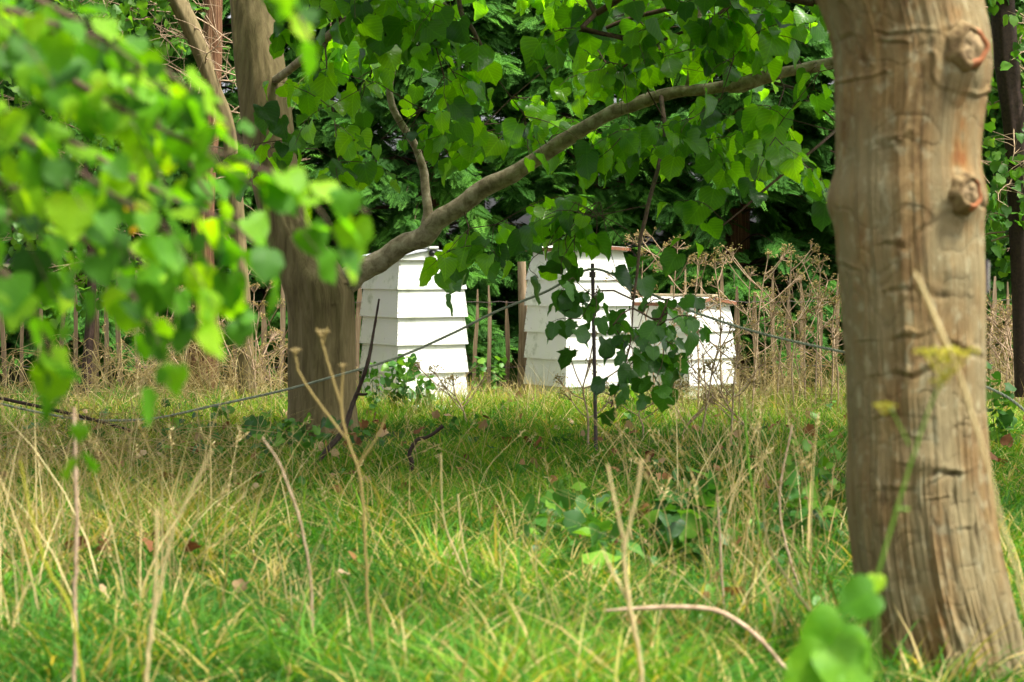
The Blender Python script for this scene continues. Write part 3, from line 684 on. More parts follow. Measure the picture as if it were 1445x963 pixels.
    sk2.poly(list(spline([at(893, 435, 8.75), at(890, 480, 8.72), at(880, 520, 8.7), at(862, 575, 8.7)], 5)))
    C = spline([at(893, 435, 8.75), at(890, 480, 8.72), at(880, 520, 8.7), at(862, 575, 8.7)], 5); V, F = tube(C, .0035, 5); tw2.add(V, F)
    sk2.tubes(tw2, .0014, .004)
    # a few leaves in the same shaded colour dangling before the middle hive
    P = np.array([at(x, y, 9.1) for x, y in [(826, 338), (842, 338), (770, 375), (792, 395), (760, 400), (800, 365), (868, 385), (888, 362), (815, 380), (905, 395), (630, 425), (655, 395), (690, 380)]])
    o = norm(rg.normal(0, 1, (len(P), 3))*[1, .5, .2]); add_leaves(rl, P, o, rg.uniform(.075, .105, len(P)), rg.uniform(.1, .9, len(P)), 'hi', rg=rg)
    for p in P:
        if p[0] > 0: C = spline([p+[0, 0, .02], p+[rg.uniform(-.03, .03), .02, .1], at(rg.uniform(780, 880), 285, 9.2)], 4); V, F = tube(C, .0016, 4); tw2.add(V, F)
    for m in (tw2, rl): m.v = [v-off.astype(np.float32) for v in m.v]
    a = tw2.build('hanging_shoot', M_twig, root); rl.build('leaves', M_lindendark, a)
linden_left()

# --- the thick near trunk
def barkmat():
    m, nt, b = newmat('near_bark')
    tc = nt.nodes.new('ShaderNodeTexCoord')
    def noise(scale, sc3, det=8, ro=.6, di=0):
        mp = nt.nodes.new('ShaderNodeMapping'); mp.inputs['Scale'].default_value = sc3; n = nt.nodes.new('ShaderNodeTexNoise')
        n.inputs['Scale'].default_value = scale; n.inputs['Detail'].default_value = det; n.inputs['Roughness'].default_value = ro; n.inputs['Distortion'].default_value = di
        nt.links.new(tc.outputs['Object'], mp.inputs[0]); nt.links.new(mp.outputs[0], n.inputs['Vector']); return n
    n1 = noise(3.6, (5, 5, 2.1), 12, .74, 1.0)
    r1 = ramp(nt, [(.28, (.085, .045, .014)), (.45, (.165, .100, .034)), (.58, (.240, .160, .060)), (.75, (.33, .25, .11))]); nt.links.new(n1.outputs[0], r1.inputs[0])
    n2 = noise(5, (2.2, 2.2, .8), 5, .55); r2 = ramp(nt, [(.40, (0, 0, 0)), (.58, (.85, .85, .85))]); nt.links.new(n2.outputs[0], r2.inputs[0])
    mx = nt.nodes.new('ShaderNodeMix'); mx.data_type = 'RGBA'; nt.links.new(r2.outputs[0], mx.inputs[0]); nt.links.new(r1.outputs[0], mx.inputs[6]); mx.inputs[7].default_value = (.200, .165, .080, 1)   # grey green lichen film
    n3 = noise(45, (1, 1, .7), 3, .5); r3 = ramp(nt, [(.56, (0, 0, 0)), (.70, (.5, .5, .5))]); nt.links.new(n3.outputs[0], r3.inputs[0])
    m2 = nt.nodes.new('ShaderNodeMix'); m2.data_type = 'RGBA'; nt.links.new(r3.outputs[0], m2.inputs[0]); nt.links.new(mx.outputs[2], m2.inputs[6]); m2.inputs[7].default_value = (.34, .32, .19, 1)
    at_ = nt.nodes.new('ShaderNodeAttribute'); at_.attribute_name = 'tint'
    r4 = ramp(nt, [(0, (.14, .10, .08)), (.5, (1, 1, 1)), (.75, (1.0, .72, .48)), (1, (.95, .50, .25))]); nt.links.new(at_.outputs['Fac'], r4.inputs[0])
    m3 = nt.nodes.new('ShaderNodeMix'); m3.data_type = 'RGBA'; m3.blend_type = 'MULTIPLY'; m3.inputs[0].default_value = 1
    nt.links.new(m2.outputs[2], m3.inputs[6]); nt.links.new(r4.outputs[0], m3.inputs[7]); nt.links.new(m3.outputs[2], b.inputs['Base Color'])
    b.inputs['Roughness'].default_value = .8; b.inputs['Specular IOR Level'].default_value = .3
    n5 = noise(9, (5, 5, 3.6), 12, .80, .9)
    bp = nt.nodes.new('ShaderNodeBump'); bp.inputs['Strength'].default_value = .8; bp.inputs['Distance'].default_value = .007
    nt.links.new(n5.outputs[0], bp.inputs['Height']); nt.links.new(bp.outputs[0], b.inputs['Normal'])
    return m
def linden_right():
    rg = np.random.default_rng(33); D = 4.42; ox, oy = (1325-CX)/FPX*D, D
    root = empty('linden_tree', 'thick close lime trunk with two orange rimmed pruning scars', 'tree', None, (ox, oy, 0)); off = np.array([ox, oy, 0.])
    rows = [(1010, 1228, 1468), (965, 1236, 1452), (930, 1232, 1444), (890, 1222, 1437), (840, 1211, 1424), (790, 1205, 1412), (740, 1200, 1403), (690, 1197, 1396), (620, 1199, 1391), (560, 1196, 1387), (520, 1195, 1388), (470, 1191, 1387), (400, 1186, 1386), (350, 1181, 1385),
            (318, 1180, 1384), (290, 1178, 1385), (262, 1178, 1383), (235, 1181, 1380), (200, 1181, 1381), (150, 1180, 1387), (100, 1178, 1393), (60, 1173, 1394), (20, 1160, 1388), (-20, 1143, 1382), (-80, 1130, 1378), (-200, 1140, 1372), (-450, 1160, 1360), (-900, 1200, 1350)]
    nth = 420; NZ = 900
    cx, dd, rad, z, th, q = prof_mesh(rows, D, None, nz=NZ)
    # dense rows where the photo looks
    th = np.concatenate([np.linspace(-math.pi*.52, math.pi*.52, 340), np.linspace(math.pi*.52, math.pi*1.48, 80)[1:-1]]); nth = len(th)
    Z, TH = np.meshgrid(z, th, indexing='ij'); RAD = rad[:, None]
    X0 = cx[:, None] + RAD*np.sin(TH); Y0 = dd[:, None] - RAD*np.cos(TH)*.95
    px = CX + X0/Y0*FPX; py = HY + (CH-Z)/Y0*FPX; front = np.cos(TH) > -.4
    s1, c1 = np.sin(TH), np.cos(TH)
    rough = np.clip((py-560)/380, 0, 1)
    dp = .004*vnoise(s1*2, c1*2, Z*2, 1) + .0018*vnoise(s1*8, c1*8, Z*5, 2)*(1+rough) + .0016*vnoise(s1*28, c1*28, Z*8, 3)*(1+2.2*rough)
    rid = 1-np.abs(vnoise(s1*13+.5*vnoise(s1*3, c1*3, Z*9, 8), c1*13, Z*4.5, 4)); dp -= .0038*rough*np.clip(rid-.72, 0, 1)/.28*1.4
    wr = 1-np.abs(vnoise(s1*2.5, c1*2.5, Z*26+.8*vnoise(s1*4, c1*4, Z*4, 7), 6)); dp -= .0012*np.clip(wr-.86, 0, 1)/.14
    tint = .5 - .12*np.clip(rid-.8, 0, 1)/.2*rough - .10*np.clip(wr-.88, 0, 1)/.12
    def crease(P, wpx, dep, ridge=0., dark=.35, side=(0, 1)):
        nonlocal dp, tint
        P = np.array(P, float); best = np.full(px.shape, 1e9); sg = np.zeros(px.shape)
        jx = 4*vnoise(px/22, py/22, 0, 12); jy = 4*vnoise(px/22, py/22, 5, 13); qx, qy = px+jx, py+jy
        for a, b in zip(P[:-1], P[1:]):
            v = b-a; t = np.clip(((qx-a[0])*v[0]+(qy-a[1])*v[1])/(v@v), 0, 1); ex = qx-a[0]-t*v[0]; ey = qy-a[1]-t*v[1]; dist = np.hypot(ex, ey)
            m = dist < best; best = np.where(m, dist, best); sg = np.where(m, ex*side[0]+ey*side[1], sg)
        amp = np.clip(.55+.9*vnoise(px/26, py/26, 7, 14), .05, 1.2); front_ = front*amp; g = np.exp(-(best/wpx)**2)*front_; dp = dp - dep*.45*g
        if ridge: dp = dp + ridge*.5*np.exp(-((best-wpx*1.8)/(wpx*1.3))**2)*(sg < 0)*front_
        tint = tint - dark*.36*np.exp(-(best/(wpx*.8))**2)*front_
    def bump(x, y, rx, ry, h):
        nonlocal dp
        dp = dp + h*np.exp(-((px-x)/rx)**2-((py-y)/ry)**2)*front
    def stain(x, y, rx, ry, a):
        nonlocal tint
        n = .6+.6*vnoise(px/9, py/16, 2, 15); tint = tint + a*np.exp(-((px-x)/rx)**2-((py-y)/ry)**2)*front*np.clip(n, 0, 1.4)
    crease([(1300, 0), (1310, 40)], 4, .003, 0, .1)
    crease([(1190, 5), (1200, 25), (1206, 60), (1222, 95)], 4, .006, .003, .25)
    crease([(1172, 68), (1200, 50)], 4, .005, .003, .2)
    crease([(1244, 0), (1243, 300), (1247, 520)], 3.5, .004, .002, .18, (1, 0))
    crease([(1222, 90), (1228, 300), (1225, 500)], 4, .0025, 0, .08, (1, 0))
    crease([(1200, 380), (1205, 640)], 4, .003, 0, .1, (1, 0))
    crease([(1180, 118), (1235, 112), (1250, 105)], 2.5, .004, .004, .12)
    crease([(1236, 48), (1275, 45), (1330, 52)], 3, .004, .004, .3)
    crease([(1240, 57), (1275, 60)], 3, .004, .004, .2)
    crease([(1390, 40), (1365, 32), (1340, 42), (1318, 55), (1306, 75)], 5, .009, .004, .42)
    crease([(1306, 75), (1300, 105), (1285, 150), (1275, 180), (1268, 200)], 5, .006, .003, .25, (1, 0))
    crease([(1312, 78), (1313, 105), (1322, 122), (1345, 137), (1375, 140), (1392, 132)], 3, .005, .006, .12)
    crease([(1240, 205), (1265, 200)], 4, .005, .004, .25)
    crease([(1240, 212), (1270, 206), (1285, 190)], 3, .003, .003, .2)
    crease([(1385, 290), (1350, 255), (1335, 285), (1312, 320), (1275, 350), (1252, 345)], 5, .007, .004, .22)
    crease([(1184, 372), (1210, 380)], 3, .005, .004, .2)
    crease([(1258, 412), (1275, 405), (1300, 412), (1325, 420), (1355, 418)], 5, .008, .005, .38)
    crease([(1245, 482), (1275, 480), (1300, 472), (1320, 470)], 4, .006, .005, .28)
    crease([(1330, 475), (1355, 495), (1388, 505)], 5, .008, .004, .3)
    crease([(1240, 530), (1265, 525), (1290, 532), (1315, 518), (1335, 505)], 4, .006, .006, .28)
    crease([(1242, 590), (1280, 586), (1310, 592)], 4, .003, .003, .12)
    crease([(1300, 682), (1312, 672), (1330, 668), (1348, 669)], 5, .012, .006, .55)
    crease([(1240, 695), (1300, 690), (1345, 670), (1380, 664)], 3, .004, .004, .22)
    crease([(1375, 700), (1382, 780), (1392, 860), (1400, 960)], 4, .008, .003, .3, (1, 0))
    for k in range(12):
        y0 = rg.uniform(560, 940); x0 = rg.uniform(1225, 1385); crease([(x0, y0), (x0+rg.uniform(-6, 6), y0+rg.uniform(30, 90))], rg.uniform(2, 3.5), .004, 0, .2, (1, 0))
    for k in range(16):
        y0 = rg.uniform(380, 940); x0 = rg.uniform(1210, 1370); l = rg.uniform(14, 46); crease([(x0, y0), (x0+l, y0+rg.uniform(-5, 5))], rg.uniform(1.5, 3), .003, .002, .15)
    bump(1364, 78, 26, 40, .015); bump(1362, 275, 22, 30, .017); bump(1355, 110, 30, 26, .010); bump(1176, 285, 20, 30, .014)
    bump(1262, 560, 30, 24, .004); bump(1300, 650, 30, 16, .005); bump(1345, 380, 26, 26, .006)
    stain(1356, 175, 10, 60, .38); stain(1352, 225, 12, 30, .5); stain(1345, 25, 18, 22, .35); stain(1215, 440, 16, 110, .14); stain(1340, 880, 60, 60, .12); stain(1370, 310, 24, 60, .12)
    bigd = .008*np.clip(rough, 0, 1)*vnoise(s1*4, c1*4, Z*2.2, 21); dp += bigd
    flare = np.clip((py-870)/140, 0, 1)*.02*(.4+.7*np.sin(TH*4+.6)); dp += flare
    X = cx[:, None] + (RAD+dp)*s1; Y = dd[:, None] - (RAD*.95+dp)*c1
    V = np.stack([X, Y, Z], -1).reshape(-1, 3)-off; i = np.arange(NZ-1)[:, None]*nth; j = np.arange(nth)[None]; k = (j+1) % nth
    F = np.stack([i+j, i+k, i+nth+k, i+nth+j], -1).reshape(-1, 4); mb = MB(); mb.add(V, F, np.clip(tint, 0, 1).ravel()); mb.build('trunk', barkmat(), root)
    # pruning scars
    for (x, y, rx, ry, lab) in ((1359, 66, 21, 26, None), (1355, 272, 16, 20, None)):
        ii = np.argmin(np.where(front, np.hypot(px-x, py-y), 1e9)); c = np.array([X.ravel()[ii], Y.ravel()[ii], Z.ravel()[ii]])
        n = norm(np.array([.42, -1, .04])); c = c + n*.013; U = norm(np.cross([0, 0, 1.], n)); W = np.cross(n, U); kx = FPX/D
        a = np.arange(40)/40*2*math.pi
        def ring(r, h): 
            h = h*(1+.45*np.cos(a-.3)+.3*np.sin(a*3+x))[:, None]; jit = 1+.09*np.sin(a*3+x)+.05*np.sin(a*7+x)+.10*np.sin(a+2); return c + n*h + (np.cos(a)[:, None]*U*rx + np.sin(a)[:, None]*W*ry)/kx*r*jit[:, None]
        mb = MB(); prof = [(1.75, -.050), (1.48, -.024), (1.24, -.008), (1.10, .001), (.96, .006), (.80, .004), (.72, .000)]
        V = np.vstack([ring(r, h) for r, h in prof]); F = [(p*40+q, p*40+(q+1) % 40, p*40+40+(q+1) % 40, p*40+40+q) for p in range(len(prof)-1) for q in range(40)]
        ang = np.tile(a, len(prof)); mb.add(V-off, F); o = mb.build('pruning_scar', [M_bark2, M_lip], root)
        me = o.data
        mi = np.array([1 if (math.cos(q*2*math.pi/40+.35) > .25 and p >= 2) else 0 for p in range(len(prof)-1) for q in range(40)], np.int32); me.polygons.foreach_set('material_index', mi)
        mb = MB(); V = np.vstack([ring(.76, .002), ring(.55, .004), ring(.3, .005)]); F = [(p*40+q, p*40+(q+1) % 40, p*40+40+(q+1) % 40, p*40+40+q) for p in range(2) for q in range(40)]
        mb.add(V-off, F); mb.add(np.vstack([ring(.3, .005), (c+n*.005)[None]])-off, [(q, (q+1) % 40, 40) for q in range(40)]); mb.build('cut_face', M_cutwood, o)
    # limbs above the frame and crown
    sk = Skel(); tw = MB(); lo = MB()
    for pts in ([(1225, 40, 4.46, 60), (1150, -70, 4.6, 54), (1040, -300, 5.2, 36), (850, -600, 6.0, 24), (600, -700, 6.6, 14)], [(1300, -700, 4.5, 90), (1350, -950, 4.9, 60), (1500, -1200, 5.6, 30)], [(1300, -800, 4.4, 70), (1200, -1200, 4.0, 50), (1100, -1500, 3.6, 20)]):
        P = spline([list(at(x, y, d)) + [wp/FPX*d/2] for x, y, d, wp in pts], 6); V, F = tube(P[:, :3], P[:, 3], 14); m = MB(); m.add(V-off, F); m.build('limb', M_limb, root); sk.poly(P[::3, :3])
    A = np.array([(rg.uniform(-.4, 3.4), rg.uniform(5.4, 8.2), rg.uniform(2.0, 4.2)) for _ in range(120)]); tips = sk.grow(A, rg, .3)
    leafy(tw, lo, tips, sk, rg, 7, .42, .115, (.1, .8), tpl='low', nsh=3); sk.tubes(tw, .0016, .03)
    for m in (tw, lo): m.v = [v-off.astype(np.float32) for v in m.v]
    tw.build('twigs', M_twig, root); lo.build('crown', M_linden, root)
M_bark2 = woodmat('callus_bark', [(.35, (.075, .045, .018)), (.5, (.165, .11, .045)), (.65, (.24, .175, .08))], (6, 6, 6), 8, .8, .85, .006)
linden_right()

# --- the tree whose leafy boughs hang into the picture at the left, its stem just outside
def overhang():
    rg = np.random.default_rng(44); bx, by = -1.55, 2.9
    root = empty('linden_tree', 'young lime whose bright boughs hang close and blurred into the meadow view', 'tree', None, (bx, by, 0)); off = np.array([bx, by, 0.])
    mb = MB(); P = spline([(bx, by, -.05), (bx+.03, by, .8), (bx-.02, by+.05, 1.6), (bx, by, 2.8)], 8); V, F = tube(P, np.linspace(.07, .035, len(P)), 14); mb.add(V-off, F); mb.build('trunk', M_bark, root)
    sk = Skel(); tw = MB(); lf = MB(); S = []
    boughs = [([(-60, -60, 2.6), (90, 20, 2.55), (190, 70, 2.5), (270, 130, 2.5), (350, 210, 2.5)], 6),
              ([(-60, 40, 2.5), (60, 90, 2.5), (200, 170, 2.45), (330, 225, 2.45), (430, 262, 2.45), (520, 300, 2.45)], 7),
              ([(-60, 130, 2.6), (80, 190, 2.6), (220, 270, 2.6), (330, 320, 2.6), (390, 380, 2.6)], 6),
              ([(-60, 230, 2.5), (60, 290, 2.5), (150, 370, 2.5), (190, 420, 2.5), (205, 460, 2.5)], 5),
              ([(-60, 330, 2.4), (20, 400, 2.4), (55, 450, 2.4), (75, 500, 2.4)], 4),
              ([(-60, 150, 2.4), (60, 210, 2.35), (180, 290, 2.35), (260, 350, 2.4)], 5),
              ([(-60, -10, 2.4), (60, 30, 2.4), (150, 60, 2.4), (240, 130, 2.4)], 5),
              ([(-60, 270, 2.7), (80, 330, 2.7), (200, 360, 2.7), (300, 400, 2.7), (340, 440, 2.7)], 5),
              ([(200, -80, 2.3), (330, -50, 2.3), (400, -10, 2.3), (440, 60, 2.3)], 4),
              ([(-60, -20, 2.9), (100, 60, 2.9), (240, 190, 2.9), (290, 270, 2.9), (340, 310, 2.9)], 5)]
    pos = []; out = []
    for pts, k in boughs:
        C = spline([at(*p) for p in pts], 8); V, F = tube(C, np.linspace(.0045, .0012, len(C)), 6); tw.add(V, F)
        A = np.array([bx, by, .6]) if pts[0][0] < 0 else None
        st = np.array([bx, by, max(C[0][2]-.25, .7)]) if pts[0][0] < 0 else np.array([bx, by, 1.7]); V, F = tube(spline([st, (st+C[0])/2+[0, 0, .10], C[0]], 6), np.linspace(.012, .0045, 13), 7); tw.add(V, F)
        step = .018; Ls = np.r_[0, np.cumsum(np.linalg.norm(np.diff(C, axis=0), axis=1))]; n = int(Ls[-1]/step)
        for i in range(n):
            s = (i+.5)*step; p = np.array([np.interp(s, Ls, C[:, c]) for c in range(3)]); ax = norm(C[min(len(C)-1, np.searchsorted(Ls, s)+1)]-p)
            sd = norm(np.cross(ax, [0, .3, 1.]))*(1 if i % 2 else -1)
            o = norm(sd*.8+ax*.7+rg.normal(0, .25, 3)); pos.append(p+o*.03); out.append(o)
            if i % 5 == 1 and i < n*.8 and rg.random() < .85:      # side shoots
                q = shoot(tw, p, norm(ax*.9+sd*.5+rg.normal(0, .2, 3)+[0, 0, -.2]), rg.uniform(.10, .22), rg, n=5, sag=.5, r=.0013)
                for j in range(1, 6):
                    for _ in range(1 if j % 2 else 2): oo = norm(norm(q[j]-q[j-1])+rg.normal(0, .6, 3)); pos.append(q[j]+oo*.02); out.append(oo)
    pos = np.array(pos); out = np.array(out); M = len(pos); tint = np.clip(rg.normal(.44, .30, M), 0, .83); tint[rg.random(M) < .004] = 1
    add_leaves(lf, pos, out, rg.uniform(.017, .041, M), tint, 'hi', droop=.6, rg=rg, flat=1.5)
    # the rest of its crown, over the near lawn outside the frame
    for q in range(8):
        sk.poly([np.array([bx, by, 1.4+q*.15])])
    A = np.array([(rg.uniform(-2.8, -.9), rg.uniform(1.8, 4.0), rg.uniform(1.6, 3.2)) for _ in range(50)]); tips = sk.grow(A, rg, .2); leafy(tw, lf, tips, sk, rg, 6, .3, .08, (.1, .8), tpl='low', nsh=2); sk.tubes(tw, .0012, .02)
    for m in (tw, lf): m.v = [v-off.astype(np.float32) for v in m.v]
    tw.build('boughs', M_twig, root); lf.build('leaves', M_near, root)
overhang()

# ------------------------------------------------------------------ other trees behind
def old_trunk(name, label, pts, mat, rough=.01, cat='tree', deadtwigs=0, seed=1, leaves=None):
    rg = np.random.default_rng(seed); b = at(*pts[0][:3]); off = np.array([b[0], b[1], 0]); root = empty(name, label, cat, None, tuple(off))
    P = spline([list(at(x, y, d)) + [wp/FPX*d/2] for x, y, d, wp in pts], 14); V, F = tube(P[:, :3], P[:, 3], 28)
    n = V-np.repeat(P[:, :3], 28, 0); nn = norm(n); a = np.arctan2(nn[:, 0], -nn[:, 1]); V = V + nn*(rough*vnoise(np.sin(a)*5, np.cos(a)*5, V[:, 2]*2, seed)+rough*.8*vnoise(np.sin(a)*14, np.cos(a)*14, V[:, 2]*2, seed+3))[:, None]
    mb = MB(); mb.add(V-off, F); mb.build('trunk', mat, root); tw = MB(); L = []
    for k in range(deadtwigs):
        i = rg.integers(len(P)//4, len(P)); p = P[i, :3]; d = norm(rg.normal(0, 1, 3)*[1, .7, .4]+[0, 0, .1]); q = shoot(tw, p, d, rg.uniform(.2, .6), rg, n=6, sag=.25, r=.005)
        for j in range(2, 7):
            for _ in range(2):
                e = shoot(tw, q[j], norm(rg.normal(0, 1, 3)), rg.uniform(.06, .2), rg, n=3, sag=.1, r=.002); L.append(e[-1])
    if deadtwigs:
        tw.v = [v-off.astype(np.float32) for v in tw.v]; tw.build('twigs', M_drytwig, root)
    if leaves:
        lf = MB(); L = np.array(L); L = np.repeat(L, leaves, 0)+rg.normal(0, .04, (len(L)*leaves, 3)); add_leaves(lf, L, norm(rg.normal(0, 1, L.shape)), rg.uniform(.03, .06, len(L)), rg.uniform(0, 1, len(L)), 'hi', rg=rg); lf.v = [v-off.astype(np.float32) for v in lf.v]; lf.build('leaves', M_shrub, root)
    return root
old_trunk('cedar_tree', 'shaggy reddish brown conifer trunk behind the bright hanging boughs', [(283, 560, 12.9, 42), (287, 450, 12.9, 36), (286, 330, 12.9, 32), (290, 250, 12.9, 30), (300, 100, 12.9, 28), (300, -200, 12.9, 24)], M_cedar, .012, deadtwigs=6, seed=4)
old_trunk('dead_tree', 'leaning dead tree with bare grey twigs, behind the forked lime', [(352, 620, 12.3, 26), (342, 420, 12.3, 22), (325, 200, 12.3, 20), (300, 120, 12.3, 19), (270, 40, 12.3, 24), (230, -40, 12.3, 20), (200, -140, 12.3, 12)], M_bark, .004, deadtwigs=26, seed=9)
old_trunk('shrub_tree', 'dark stemmed small leaved tree right of the thick near trunk', [(1445, 560, 11.6, 26), (1440, 400, 11.6, 24), (1432, 200, 11.6, 30), (1420, 80, 11.6, 34), (1412, -60, 11.6, 30), (1400, -250, 11.6, 22)], M_dark, .006, deadtwigs=50, seed=14, leaves=3)
old_trunk('shrub_tree', 'small leafy tree growing at the hedge left of the leaning dead tree', [(120, 560, 12.4, 14), (130, 380, 12.4, 12), (120, 200, 12.4, 11), (140, 40, 12.4, 10), (150, -150, 12.4, 8)], M_dark, .003, deadtwigs=44, seed=19, leaves=3)

# ------------------------------------------------------------------ rope and its stake
base = at(840, 645, 9.3)
mb = MB(); P = spline([(base[0]+.005, 9.3, -.1), (base[0]-.002, 9.3, .3), (at(836, 372, 9.3)[0], 9.3, at(836, 372, 9.3)[2])], 8); V, F = tube(P, .0075, 10); mb.add(V, F)
V, F = tube(np.array([at(836, 392, 9.28), at(836, 384, 9.28)]), .013, 10); mb.add(V, F)
tag(mb.build('metal_stake', M_rod), 'thin dark rod standing in the grass, holding up the rope', 'stake')
def twisted(pts, r, name, label, cat, n=16, mat=M_rope):
    C = spline([at(*p) for p in pts], n); L = np.r_[0, np.cumsum(np.linalg.norm(np.diff(C, axis=0), axis=1))]; s = np.arange(0, L[-1], .006); C = np.array([np.interp(s, L, C[:, c]) for c in range(3)]).T
    mb = MB(); T = norm(np.gradient(C, axis=0)); U = norm(np.cross(T, [0, 0, 1.])); W = np.cross(T, U)
    for k in range(3):
        a = s/.05*2*math.pi+k*2*math.pi/3; V, F = tube(C + r*.5*(np.cos(a)[:, None]*U+np.sin(a)[:, None]*W), r*.62, 5); mb.add(V, F)
    return tag(mb.build(name, mat), label, cat)
twisted([(-20, 566, 9.7), (100, 590, 9.9), (205, 592, 9.8), (300, 573, 9.75), (400, 551, 9.7), (480, 529, 9.6), (560, 505, 9.55), (640, 470, 9.5), (700, 440, 9.4), (770, 412, 9.35), (836, 380, 9.28), (900, 407, 9.2), (970, 437, 9.1), (1050, 464, 9.0), (1120, 482, 8.9), (1190, 497, 8.8), (1300, 520, 8.6), (1420, 560, 8.5), (1500, 640, 8.45)], .0052, 'rope', 'grey green twisted rope slung over the thin rod and past the forked trunk', 'rope')

# ------------------------------------------------------------------ sticks
def stick(pts, name, label, mat=M_dark, subs=(), cat='stick', sides=7, group=None):
    mb = MB(); first = None
    for path in [pts]+list(subs):
        P = spline([list(at(x, y, d)) + [wp/FPX*d/2] for x, y, d, wp in path], 8); V, F = tube(P[:, :3], P[:, 3]*(1+.08*np.sin(np.arange(len(P))*1.9)), sides); mb.add(V, F)
    return tag(mb.build(name, mat), label, cat, group)
stick([(436, 668, 8.75, 6), (462, 635, 8.8, 8), (484, 608, 8.9, 8), (498, 570, 9, 7), (508, 545, 9, 6), (519, 512, 9, 6), (527, 470, 9.1, 4), (535, 422, 9.1, 3)], 'bent_stick', 'dark curved stick propped upright against the base of the forked tree', subs=[[(504, 556, 9, 5), (513, 557, 8.98, 4), (518, 556, 8.95, 3)]])
stick([(580, 670, 8.6, 6), (581, 652, 8.6, 7), (578, 640, 8.6, 6), (588, 622, 8.6, 6), (600, 618, 8.6, 5), (612, 612, 8.6, 5), (625, 601, 8.6, 6)], 'bent_stick', 'short black crooked stick poking from the grass right of the forked tree')
stick([(325, 765, 6.5, 5), (350, 774, 6.5, 7), (400, 777, 6.5, 7), (455, 781, 6.5, 4)], 'fallen_stick', 'brown stick lying flat in the grass nearest the crumpled dead leaf')
stick([(695, 784, 6.25, 4), (740, 772, 6.3, 7), (780, 768, 6.4, 5), (805, 758, 6.5, 3)], 'fallen_stick', 'dark stick lying in the grass below the hanging shoot')
stick([(0, 562, 9.6, 5), (60, 575, 9.6, 5), (130, 592, 9.6, 5), (185, 608, 9.6, 4)], 'fallen_stick', 'long dark twig sloping through dry grass under the blurred boughs')
stick([(855, 862, 4.05, 3), (900, 859, 4.05, 6), (960, 857, 4.05, 7), (1010, 862, 4.05, 7), (1045, 880, 4.05, 7), (1075, 905, 4.0, 6), (1105, 940, 4, 6), (1150, 990, 3.9, 5)], 'arched_twig', 'grey brown arching twig over the grass near the thick trunk', mat=M_drytwig)

# ------------------------------------------------------------------ tall stems placed one by one
def stem(pts, label, mat=M_straw, tint=.7, subs=(), heads=(), name='dry_stem', cat='dry stem', hr=10, hmat=None):
    """pts in photo pixels at one distance; the foot runs on to the ground"""
    d = pts[-1][2]; gpy = HY + CH/d*FPX; last, prev = pts[-1], pts[-2]
    if last[1] < gpy-4:
        k = min(.25, .25); pts = list(pts)+[(last[0]+(last[0]-prev[0])*k*(gpy-last[1])/max(20, last[1]-prev[1]), gpy+6, d, last[3])]
    b = at(*pts[-1][:3]); off = np.array([b[0], b[1], 0]); mb = MB()
    paths = [pts]+list(subs)
    for path in paths:
        P = spline([list(at(x, y, dd)) + [wp/FPX*dd/2*.72] for x, y, dd, wp in path], 8); P[:, :3] += np.c_[rng.normal(0, .0012, (len(P), 2)), np.zeros(len(P))]*np.linspace(0, 1, len(P))[:, None]; V, F = tube(P[:, :3], P[:, 3], 6); mb.add(V, F, tint + rng.uniform(-.05, .05))
    if not heads: return tag(mb.build(name, mat, loc=off), label, cat)
    root = empty(name, label, cat, None, tuple(off)); mb.v = [v-off.astype(np.float32) for v in mb.v]; mb.build('stalk', mat, root)
    for (x, y, rpx, flat) in heads:
        hb = MB(); c = at(x, y, d); rr = rpx/FPX*d
        for k in range(16):
            a = k*2.4; r_ = rr*math.sqrt((k+.5)/16); e = c + np.array([r_*math.cos(a), r_*math.sin(a), rr*flat*(1-(r_/rr)**2)*.5+rng.normal(0, .04)*rr]); s = c-[0, 0, rr*.9]
            V, F = tube(spline([s, (s+e)/2+[0, 0, -.05*rr], e], 3), rr*.025, 4); hb.add(V, F, .6)
            for j in range(6):
                g = e + rng.normal(0, rr*.13, 3)*[1, 1, .4]; V, F = tube(np.array([g-[0, 0, rr*.05], g, g+[0, 0, rr*.05]]), [rr*.02, rr*.07, rr*.02], 5); hb.add(V, F, rng.uniform(.3, 1))
        hb.v = [v-off.astype(np.float32) for v in hb.v]; hb.build('seed_head', hmat or mat, root)
    return root
D5 = 2.6
stem([(1290, 383, D5, 4), (1303, 410, D5, 9), (1325, 462, D5, 10), (1350, 520, D5, 8), (1383, 620, D5, 7), (1415, 740, D5, 7), (1445, 850, D5, 7), (1475, 980, D5, 8)], 'thick pale straw stalk slanting across the thick near trunk', tint=.95)
stem([(1338, 520, D5, 4), (1310, 580, D5, 5), (1277, 680, D5, 6), (1247, 780, D5, 7), (1215, 890, D5, 7), (1200, 980, D5, 7)], 'yellow green flowering stem with flat umbel before the thick trunk', M_weed, 1.0,
     subs=[[(1283, 628, D5, 4), (1265, 592, D5, 3), (1252, 572, D5, 3)], [(1262, 718, D5, 4), (1283, 719, D5, 5)]], heads=[(1333, 500, 42, .3), (1248, 572, 16, .3), (1325, 538, 14, .4)], name='umbel_plant', cat='plant', hmat=M_umbel)
stem([(905, 648, 3.4, 7), (898, 700, 3.4, 6), (884, 760, 3.4, 7), (881, 800, 3.4, 8), (890, 860, 3.4, 9), (903, 930, 3.4, 8), (908, 980, 3.4, 8)], 'pale forked dry stalk standing in the grass left of the arching twig', tint=.95,
     subs=[[(857, 655, 3.4, 4), (868, 710, 3.4, 5), (882, 775, 3.4, 6)], [(850, 775, 3.4, 4), (868, 815, 3.4, 6), (888, 850, 3.4, 6)]])
